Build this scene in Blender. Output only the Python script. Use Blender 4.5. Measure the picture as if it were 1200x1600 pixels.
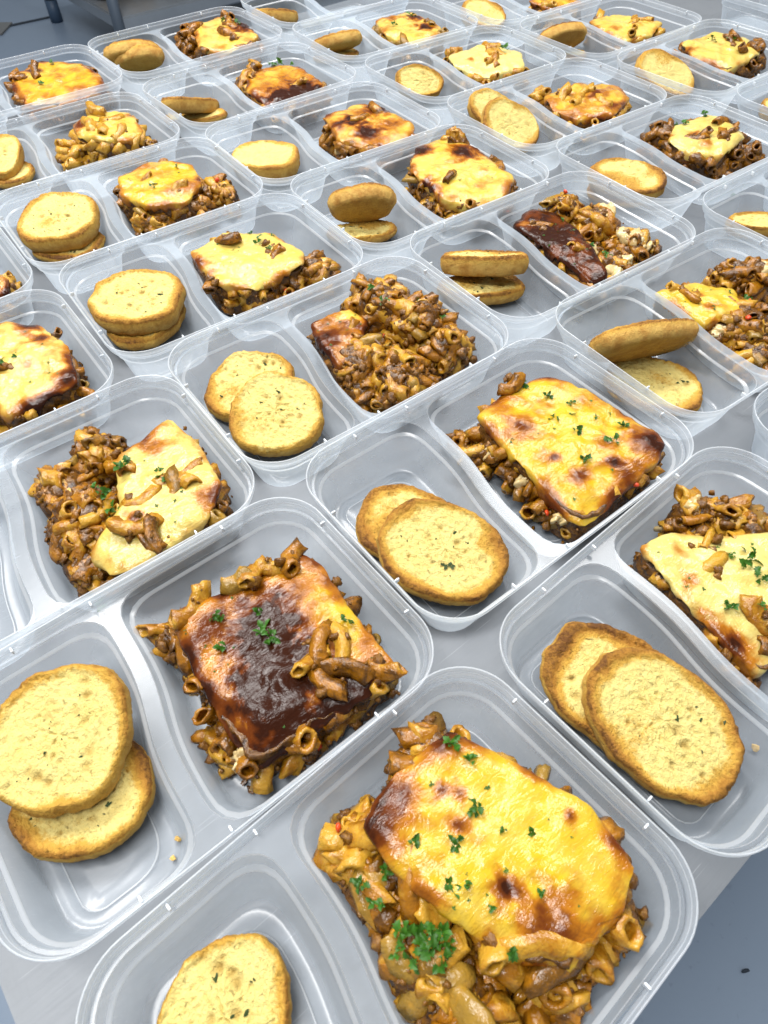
import bpy, bmesh, math, random
from mathutils import Vector, Matrix, noise as mn

for o in list(bpy.data.objects):
    bpy.data.objects.remove(o)
SC = bpy.context.scene
COL = SC.collection
R = math.radians

# ------------------------------------------------------------------ camera
cam = bpy.data.cameras.new('camera')
camo = bpy.data.objects.new('camera', cam)
COL.objects.link(camo)
SC.camera = camo
cam.sensor_fit = 'VERTICAL'
cam.sensor_height = 24.0
cam.lens = 24.0 * 1073.9 / 1600.0
cam.clip_start = 0.01
cam.clip_end = 60
PITCH, ROLL = R(51.871), R(-0.673)
fw = Vector((0, math.cos(PITCH), -math.sin(PITCH)))
up0 = Vector((0, math.sin(PITCH), math.cos(PITCH)))
rt0 = Vector((1, 0, 0))
rt = rt0 * math.cos(ROLL) + up0 * math.sin(ROLL)
up = up0 * math.cos(ROLL) - rt0 * math.sin(ROLL)
m = Matrix((rt, up, -fw)).transposed().to_4x4()
m.translation = Vector((0, 0, 0.360))
camo.matrix_world = m
cam.dof.use_dof = True
cam.dof.focus_distance = 0.55
cam.dof.aperture_fstop = 14

# ------------------------------------------------------------------ world, lamps, exposure
wd = bpy.data.worlds.new('World')
SC.world = wd
wd.use_nodes = True
wd.node_tree.nodes['Background'].inputs['Color'].default_value = (0.80, 0.90, 1.0, 1)
wd.node_tree.nodes['Background'].inputs['Strength'].default_value = 0.32


def lamp(name, loc, aim, sx, sy, power, col):
    l = bpy.data.lights.new(name, 'AREA')
    l.shape = 'RECTANGLE'
    l.size, l.size_y, l.energy, l.color = sx, sy, power, col
    o = bpy.data.objects.new(name, l)
    COL.objects.link(o)
    o.location = loc
    o.rotation_euler = (Vector(aim) - Vector(loc)).to_track_quat('-Z', 'Y').to_euler()
    return o


lamp('ceiling_panel', (-0.75, 1.35, 1.9), (-0.5, 1.0, 0), 1.2, 0.4, 64, (1.0, 0.985, 0.96))
lamp('ceiling_panel', (0.75, 1.5, 1.9), (0.5, 1.0, 0), 1.2, 0.4, 40, (1.0, 0.985, 0.96))
lamp('ceiling_panel', (-0.45, -0.1, 1.9), (-0.2, 0.2, 0), 1.2, 0.3, 38, (1.0, 0.985, 0.96))
SC.view_settings.view_transform = 'Standard'
SC.view_settings.look = 'None'
SC.view_settings.gamma = 1.0
SC.view_settings.exposure = -0.08
SC.render.engine = 'CYCLES'
cy = SC.cycles
cy.max_bounces = 7
cy.diffuse_bounces = 3
cy.glossy_bounces = 3
cy.transmission_bounces = 4
cy.transparent_max_bounces = 18
cy.use_adaptive_sampling = True
cy.adaptive_threshold = 0.025
cy.use_denoising = True
cy.caustics_reflective = False
cy.caustics_refractive = False
cy.sample_clamp_indirect = 6.0


# ------------------------------------------------------------------ node helpers
class NT:
    def __init__(s, name):
        s.m = bpy.data.materials.new(name)
        s.m.use_nodes = True
        s.t = s.m.node_tree
        s.t.nodes.clear()

    def n(s, t, ins=None, **kw):
        nd = s.t.nodes.new(t)
        for k, v in kw.items():
            setattr(nd, k, v)
        for k, v in (ins or {}).items():
            sock = nd.inputs[k]
            if isinstance(v, bpy.types.NodeSocket):
                s.t.links.new(v, sock)
            elif isinstance(v, bpy.types.Node):
                s.t.links.new(v.outputs[0], sock)
            else:
                sock.default_value = v
        return nd

    def math(s, op, a, b=0.0, c=None, clamp=False):
        nd = s.n('ShaderNodeMath', {0: a, 1: b}, operation=op, use_clamp=clamp)
        if c is not None:
            nd.inputs[2].default_value = c
        return nd.outputs[0]

    def mix(s, f, a, b, bt='MIX'):
        nd = s.n('ShaderNodeMix', data_type='RGBA', blend_type=bt)
        for i, v in ((0, f), (6, a), (7, b)):
            if isinstance(v, bpy.types.NodeSocket):
                s.t.links.new(v, nd.inputs[i])
            else:
                nd.inputs[i].default_value = v if i == 0 else (v if len(v) == 4 else (*v, 1))
        return nd.outputs[2]

    def noise(s, vec, scale, detail=3, rough=.55, dist=0):
        nd = s.n('ShaderNodeTexNoise', {'Vector': vec, 'Scale': scale, 'Detail': detail, 'Roughness': rough, 'Distortion': dist})
        return nd.outputs[0]

    def ramp(s, f, stops):
        nd = s.n('ShaderNodeValToRGB', {0: f})
        el = nd.color_ramp.elements
        while len(el) < len(stops):
            el.new(.5)
        for e, (p, c) in zip(el, stops):
            e.position = p
            e.color = (*c, 1)
        return nd.outputs[0]

    def remap(s, v, a, b, c=0., d=1.):
        nd = s.n('ShaderNodeMapRange', {0: v, 1: a, 2: b, 3: c, 4: d}, interpolation_type='SMOOTHSTEP')
        return nd.outputs[0]

    def out(s, sh, disp=None):
        o = s.n('ShaderNodeOutputMaterial')
        s.t.links.new(sh.outputs[0] if isinstance(sh, bpy.types.Node) else sh, o.inputs[0])
        return s.m


def coords(t, jitter=True):
    tc = t.n('ShaderNodeTexCoord')
    v = tc.outputs['Object']
    if jitter:
        oi = t.n('ShaderNodeObjectInfo')
        off = t.n('ShaderNodeVectorMath', {0: oi.outputs['Random'], 1: (7.3, 3.1, 5.7)}, operation='MULTIPLY')
        v = t.n('ShaderNodeVectorMath', {0: v, 1: off}, operation='ADD').outputs[0]
        return v, oi.outputs['Random']
    return v, None


def mat_simple(name, col, rough=.5, metal=0., bump=0., bscale=200., var=.0, vscale=20., spec=.5):
    t = NT(name)
    v, _ = coords(t, False)
    c = (*col, 1)
    if var:
        n = t.noise(v, vscale, 4, .6)
        c = t.mix(n, tuple(max(0, x * (1 - var)) for x in col), tuple(x * (1 + var) for x in col))
    ins = {'Base Color': c, 'Roughness': rough, 'Metallic': metal, 'Specular IOR Level': spec}
    if bump:
        ins['Normal'] = t.n('ShaderNodeBump', {'Height': t.noise(v, bscale, 3), 'Strength': bump, 'Distance': .001})
    return t.out(t.n('ShaderNodeBsdfPrincipled', ins))


def mat_steel():
    t = NT('brushed_stainless_steel')
    v, _ = coords(t, False)
    st = t.n('ShaderNodeMapping', {'Vector': v, 'Scale': (3, 140, 3)}).outputs[0]
    a = t.noise(st, 6, 5, .65)
    b = t.noise(v, 9, 4, .6)
    c = t.mix(b, (.150, .162, .178), (.205, .218, .235))
    r = t.math('MULTIPLY_ADD', a, .16, .42)
    for rot, sc_ in ((.4, (4, 260, 1)), (-.9, (5, 320, 1)), (1.7, (3, 240, 1))):
        w = t.n('ShaderNodeMapping', {'Vector': v, 'Scale': sc_, 'Rotation': (0, 0, rot)}).outputs[0]
        c = t.mix(t.math('MULTIPLY', t.remap(t.noise(w, 4, 2, .5), .70, .76), .35), c, (.42, .43, .44))
    c = t.mix(t.math('MULTIPLY', t.remap(t.noise(v, 26, 5, .7, .6), .56, .74), .35), c, (.10, .105, .11))
    bp = t.n('ShaderNodeBump', {'Height': a, 'Strength': .12, 'Distance': .0006})
    return t.out(t.n('ShaderNodeBsdfPrincipled', {'Base Color': c, 'Metallic': .40, 'Roughness': r, 'Normal': bp}))


def mat_plastic(name, body, edge, bodycol=(.80, .86, .93)):
    """frosted polypropylene: part of the light passes straight, part is scattered"""
    t = NT(name)
    v, rnd = coords(t)
    lw = t.n('ShaderNodeLayerWeight', {'Blend': .5})
    f = t.math('POWER', lw.outputs['Facing'], 1.6)
    n = t.noise(v, 60, 4, .6)
    sc = t.n('ShaderNodeMapping', {'Vector': v, 'Scale': (30, 500, 60), 'Rotation': (0, 0, .5)}).outputs[0]
    scr = t.remap(t.noise(sc, 3, 2, .6), .60, .74)
    fac = t.math('MULTIPLY_ADD', f, edge, body)
    fac = t.math('ADD', fac, t.math('MULTIPLY', t.math('SUBTRACT', n, .5), .10))
    fac = t.math('ADD', fac, t.math('MULTIPLY', scr, .05), clamp=True)
    bp = t.n('ShaderNodeBump', {'Height': t.noise(v, 160, 3, .6), 'Strength': .10, 'Distance': .0004})
    pr = t.n('ShaderNodeBsdfPrincipled', {'Base Color': (*bodycol, 1), 'Roughness': .34, 'Specular IOR Level': .5, 'Normal': bp})
    tl = t.n('ShaderNodeBsdfTranslucent', {'Color': (*bodycol, 1)})
    sol = t.n('ShaderNodeMixShader', {0: .55, 1: pr.outputs[0], 2: tl.outputs[0]})
    tr = t.n('ShaderNodeBsdfTransparent', {'Color': (.97, .98, .99, 1)})
    mx = t.n('ShaderNodeMixShader', {0: fac, 1: tr.outputs[0], 2: sol.outputs[0]})
    gl = t.n('ShaderNodeBsdfGlossy', {'Color': (1, 1, 1, 1), 'Roughness': .22, 'Normal': bp})
    fr = t.math('MULTIPLY_ADD', t.math('POWER', lw.outputs['Facing'], 4.0), .15, .026)
    return t.out(t.n('ShaderNodeMixShader', {0: fr, 1: mx.outputs[0], 2: gl.outputs[0]}))


def mat_cheese():
    t = NT('melted_browned_cheese')
    v, rnd = coords(t)
    at = t.n('ShaderNodeVertexColor', layer_name='mask')
    sp = t.n('ShaderNodeSeparateColor', {0: at.outputs[0]})
    n1 = t.noise(v, 75, 5, .6, .6)
    n2 = t.noise(v, 260, 4, .6)
    n3 = t.noise(v, 28, 3, .5, .8)
    b = t.math('ADD', sp.outputs[0], t.math('MULTIPLY', t.math('SUBTRACT', n1, .5), .38))
    b = t.math('ADD', b, t.math('MULTIPLY', t.math('SUBTRACT', t.noise(v, 36, 3, .6, 1.5), .5), t.math('MULTIPLY_ADD', sp.outputs[0], .9, .10)))
    b = t.math('ADD', b, t.math('MULTIPLY', t.math('SUBTRACT', n2, .5), .22), clamp=True)
    yel = t.mix(n3, (.53, .305, .003), (.62, .42, .016))
    crm = t.mix(n3, (.55, .43, .105), (.65, .56, .22))
    cf = t.math('ADD', sp.outputs[1], t.math('MULTIPLY', t.math('SUBTRACT', t.noise(v, 40, 3, .6, 1.), .5), 1.1), clamp=True)
    base = t.mix(cf, yel, crm)
    c = t.mix(t.remap(b, .10, .46), base, (.36, .125, .005))
    c = t.mix(t.remap(b, .40, .74), c, (.115, .026, .003))
    c = t.mix(t.remap(b, .72, 1.08), c, (.018, .0045, .002))
    h = t.math('ADD', t.math('MULTIPLY', n1, .8), t.math('MULTIPLY', n2, .35))
    wr = t.noise(t.n('ShaderNodeMapping', {'Vector': v, 'Scale': (1, 2.6, 1), 'Rotation': (0, 0, .6)}).outputs[0], 190, 2, .5, 1.2)
    h = t.math('ADD', h, t.math('MULTIPLY', wr, .5))
    bp = t.n('ShaderNodeBump', {'Height': h, 'Strength': t.remap(b, .45, .8, .55, .30), 'Distance': .0018})
    ro = t.math('ADD', t.math('MULTIPLY_ADD', n2, .22, .06), t.remap(b, .90, 1.2, 0., .12))
    return t.out(t.n('ShaderNodeBsdfPrincipled', {'Base Color': c, 'Roughness': ro, 'Specular IOR Level': t.remap(b, .40, .85, .45, .20), 'Normal': bp}))


def mat_pasta():
    t = NT('sauced_macaroni')
    v, rnd = coords(t)
    n1 = t.noise(v, 120, 4, .65, .5)
    n2 = t.noise(v, 420, 3, .6)
    k = t.math('ADD', n1, t.math('MULTIPLY', t.math('SUBTRACT', rnd, .45), .42))
    pas = t.mix(n2, (.45, .22, .011), (.56, .325, .043))
    c = t.mix(t.remap(k, .30, .56), pas, (.30, .116, .0045))
    c = t.mix(t.remap(k, .54, .74), c, (.095, .036, .003))
    c = t.mix(t.math('MULTIPLY', t.remap(rnd, .88, .97), .4), c, (.54, .34, .05))
    h = t.math('ADD', t.math('MULTIPLY', n1, .7), t.math('MULTIPLY', n2, .5))
    bp = t.n('ShaderNodeBump', {'Height': h, 'Strength': .9, 'Distance': .0016})
    ro = t.math('MULTIPLY_ADD', n2, .35, .06)
    return t.out(t.n('ShaderNodeBsdfPrincipled', {'Base Color': c, 'Roughness': ro, 'Specular IOR Level': .5, 'Normal': bp}))


def mat_lump(name, c1, c2, c3, scale=160, rough=.35, bump=.8):
    t = NT(name)
    v, rnd = coords(t)
    n1 = t.noise(v, scale, 5, .65, .4)
    c = t.mix(t.remap(n1, .32, .55), c1, c2)
    c = t.mix(t.remap(n1, .55, .72), c, c3)
    bp = t.n('ShaderNodeBump', {'Height': n1, 'Strength': bump, 'Distance': .0016})
    return t.out(t.n('ShaderNodeBsdfPrincipled', {'Base Color': c, 'Roughness': rough, 'Normal': bp}))


def mat_bread():
    t = NT('toasted_garlic_bread')
    v, rnd = coords(t)
    at = t.n('ShaderNodeVertexColor', layer_name='mask')
    sp = t.n('ShaderNodeSeparateColor', {0: at.outputs[0]})
    n1 = t.noise(v, 90, 5, .65, .3)
    n2 = t.noise(v, 420, 4, .7)
    n3 = t.noise(v, 900, 2, .6)
    k = t.math('ADD', sp.outputs[0], t.math('MULTIPLY', t.math('SUBTRACT', n1, .5), .62))
    k = t.math('ADD', k, t.math('MULTIPLY', t.math('SUBTRACT', n2, .5), .75))
    n4 = t.noise(v, 230, 5, .75, .8)
    n5 = t.noise(v, 22, 3, .6, .4)
    pit = t.remap(n4, .24, .40)
    k = t.math('ADD', k, t.math('MULTIPLY', t.math('SUBTRACT', n5, .5), .9))
    crumb = t.mix(n1, (.67, .50, .125), (.76, .65, .27))
    c = t.mix(t.remap(k, .12, .50), crumb, (.54, .31, .048))
    c = t.mix(t.remap(k, .50, .95), c, (.36, .165, .022))
    c = t.mix(t.remap(k, .95, 1.3), c, (.13, .05, .010))
    c = t.mix(t.math('MULTIPLY', t.math('SUBTRACT', 1.0, pit), .20), c, (.40, .26, .05))
    c = t.mix(sp.outputs[2], c, (.33, .19, .03))
    side = t.mix(t.remap(n1, .35, .7), (.55, .34, .085), (.38, .18, .032))
    c = t.mix(sp.outputs[1], c, side)
    h = t.math('ADD', t.math('MULTIPLY', pit, .7), t.math('ADD', t.math('MULTIPLY', n2, .8), t.math('MULTIPLY', n3, .4)))
    st = t.math('MULTIPLY_ADD', sp.outputs[1], -.35, .9)
    bp = t.n('ShaderNodeBump', {'Height': h, 'Strength': st, 'Distance': .0024})
    return t.out(t.n('ShaderNodeBsdfPrincipled', {'Base Color': c, 'Roughness': .72, 'Specular IOR Level': .3, 'Normal': bp}))


def mat_leaf(name, a, b, rough=.45):
    t = NT(name)
    v, rnd = coords(t)
    c = t.mix(t.noise(v, 500, 3), a, b)
    c = t.mix(t.math('MULTIPLY', rnd, .5), c, tuple(x * .5 for x in a))
    pr = t.n('ShaderNodeBsdfPrincipled', {'Base Color': c, 'Roughness': rough})
    tl = t.n('ShaderNodeBsdfTranslucent', {'Color': c})
    return t.out(t.n('ShaderNodeMixShader', {0: .25, 1: pr.outputs[0], 2: tl.outputs[0]}))


def mat_floor():
    t = NT('painted_blue_grey_floor')
    v, _ = coords(t, False)
    n = t.noise(v, 2.5, 6, .65)
    n2 = t.noise(v, 60, 3, .6)
    c = t.mix(n, (.24, .31, .41), (.30, .37, .47))
    c = t.mix(t.math('MULTIPLY', t.remap(n2, .62, .75), .25), c, (.12, .15, .2))
    return t.out(t.n('ShaderNodeBsdfPrincipled', {'Base Color': c, 'Roughness': .38, 'Normal': t.n('ShaderNodeBump', {'Height': n2, 'Strength': .15, 'Distance': .002})}))


M = dict(
    steel=mat_steel(),
    tub=mat_plastic('frosted_clear_plastic', .18, .52, (.82, .91, 1.0)),
    edge=mat_plastic('frosted_plastic_thick_edge', .50, .34, (.92, .96, 1.0)),
    rim=mat_plastic('frosted_plastic_rim', .25, .44, (.90, .95, 1.0)),
    tab=mat_simple('white_moulded_plastic', (.80, .84, .88), .3),
    cheese=mat_cheese(), pasta=mat_pasta(), bread=mat_bread(),
    sauce=mat_lump('brown_meat_sauce', (.030, .0105, .0015), (.12, .046, .003), (.26, .112, .009), 210, .14),
    mince=mat_lump('minced_meat', (.080, .028, .004), (.19, .078, .008), (.32, .16, .026), 330, .22),
    cream=mat_lump('white_cream_sauce', (.44, .27, .085), (.60, .46, .22), (.66, .57, .36), 90, .22, .5),
    pars=mat_leaf('fresh_parsley', (.022, .105, .006), (.075, .23, .016)),
    dry=mat_leaf('dried_parsley', (.028, .055, .012), (.055, .09, .02), .7),
    red=mat_simple('red_pepper', (.62, .06, .012), .3, var=.3, vscale=400),
    crumb=mat_simple('bread_crumb', (.75, .48, .14), .8, var=.3, vscale=300),
    floor=mat_floor(),
    leg=mat_simple('dull_steel_tube', (.30, .32, .34), .35, .8, var=.2, vscale=8),
    shelf=mat_simple('galvanised_shelf', (.34, .36, .38), .45, .6, var=.25, vscale=5),
    foot=mat_simple('blue_rubber_foot', (.05, .085, .14), .5),
    bag=mat_simple('white_plastic_bag', (.72, .74, .76), .25, bump=.6, bscale=40, var=.15, vscale=9),
    loaf=mat_simple('brown_loaf', (.42, .25, .10), .6, var=.4, vscale=14),
    joint=mat_simple('dark_floor_joint', (.03, .04, .055), .7),
    chrome=mat_simple('drain_steel', (.30, .29, .27), .4, .7),
)


# ------------------------------------------------------------------ object helpers
def link(name, me, parent=None, mat=None):
    if mat is not None and not me.materials:
        me.materials.append(mat)
    o = bpy.data.objects.new(name, me)
    COL.objects.link(o)
    if parent is not None:
        o.parent = parent
    return o


def empty(name, loc=(0, 0, 0), rz=0.):
    o = bpy.data.objects.new(name, None)
    o.empty_display_size = .02
    COL.objects.link(o)
    o.location = loc
    o.rotation_euler = (0, 0, rz)
    return o


def tag(o, label, cat, group=None):
    o['label'] = label
    o['category'] = cat
    if group:
        o['group'] = group
    return o


def finish(bm, name, smooth=True):
    bmesh.ops.recalc_face_normals(bm, faces=bm.faces)
    me = bpy.data.meshes.new(name)
    bm.to_mesh(me)
    bm.free()
    if smooth:
        me.polygons.foreach_set('use_smooth', [True] * len(me.polygons))
    return me


def pydata(name, vs, fs, smooth=True, mask=None):
    me = bpy.data.meshes.new(name)
    me.from_pydata(vs, [], fs)
    me.update()
    if smooth:
        me.polygons.foreach_set('use_smooth', [True] * len(me.polygons))
    if mask is not None:
        a = me.color_attributes.new('mask', 'FLOAT_COLOR', 'POINT')
        flat = []
        for q in mask:
            flat += [q[0], q[1], q[2] if len(q) > 2 else 0., 1.]
        a.data.foreach_set('color', flat)
    return me


def box(bm, c, s, rot=None, bevel=0.):
    r = bmesh.ops.create_cube(bm, size=1.)
    vs = r['verts']
    for v in vs:
        v.co = Vector((v.co.x * s[0], v.co.y * s[1], v.co.z * s[2]))
    if bevel:
        es = {e for v in vs for e in v.link_edges}
        rr = bmesh.ops.bevel(bm, geom=list(es), offset=bevel, segments=2, affect='EDGES')
        vs = list({v for f in rr['faces'] for v in f.verts} | {v for v in vs if v.is_valid})
    for v in vs:
        if rot is not None:
            v.co = rot @ v.co
        v.co += Vector(c)


def fbm(p, o=3):
    return mn.fractal(p, 1.0, 2.0, o)


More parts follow.
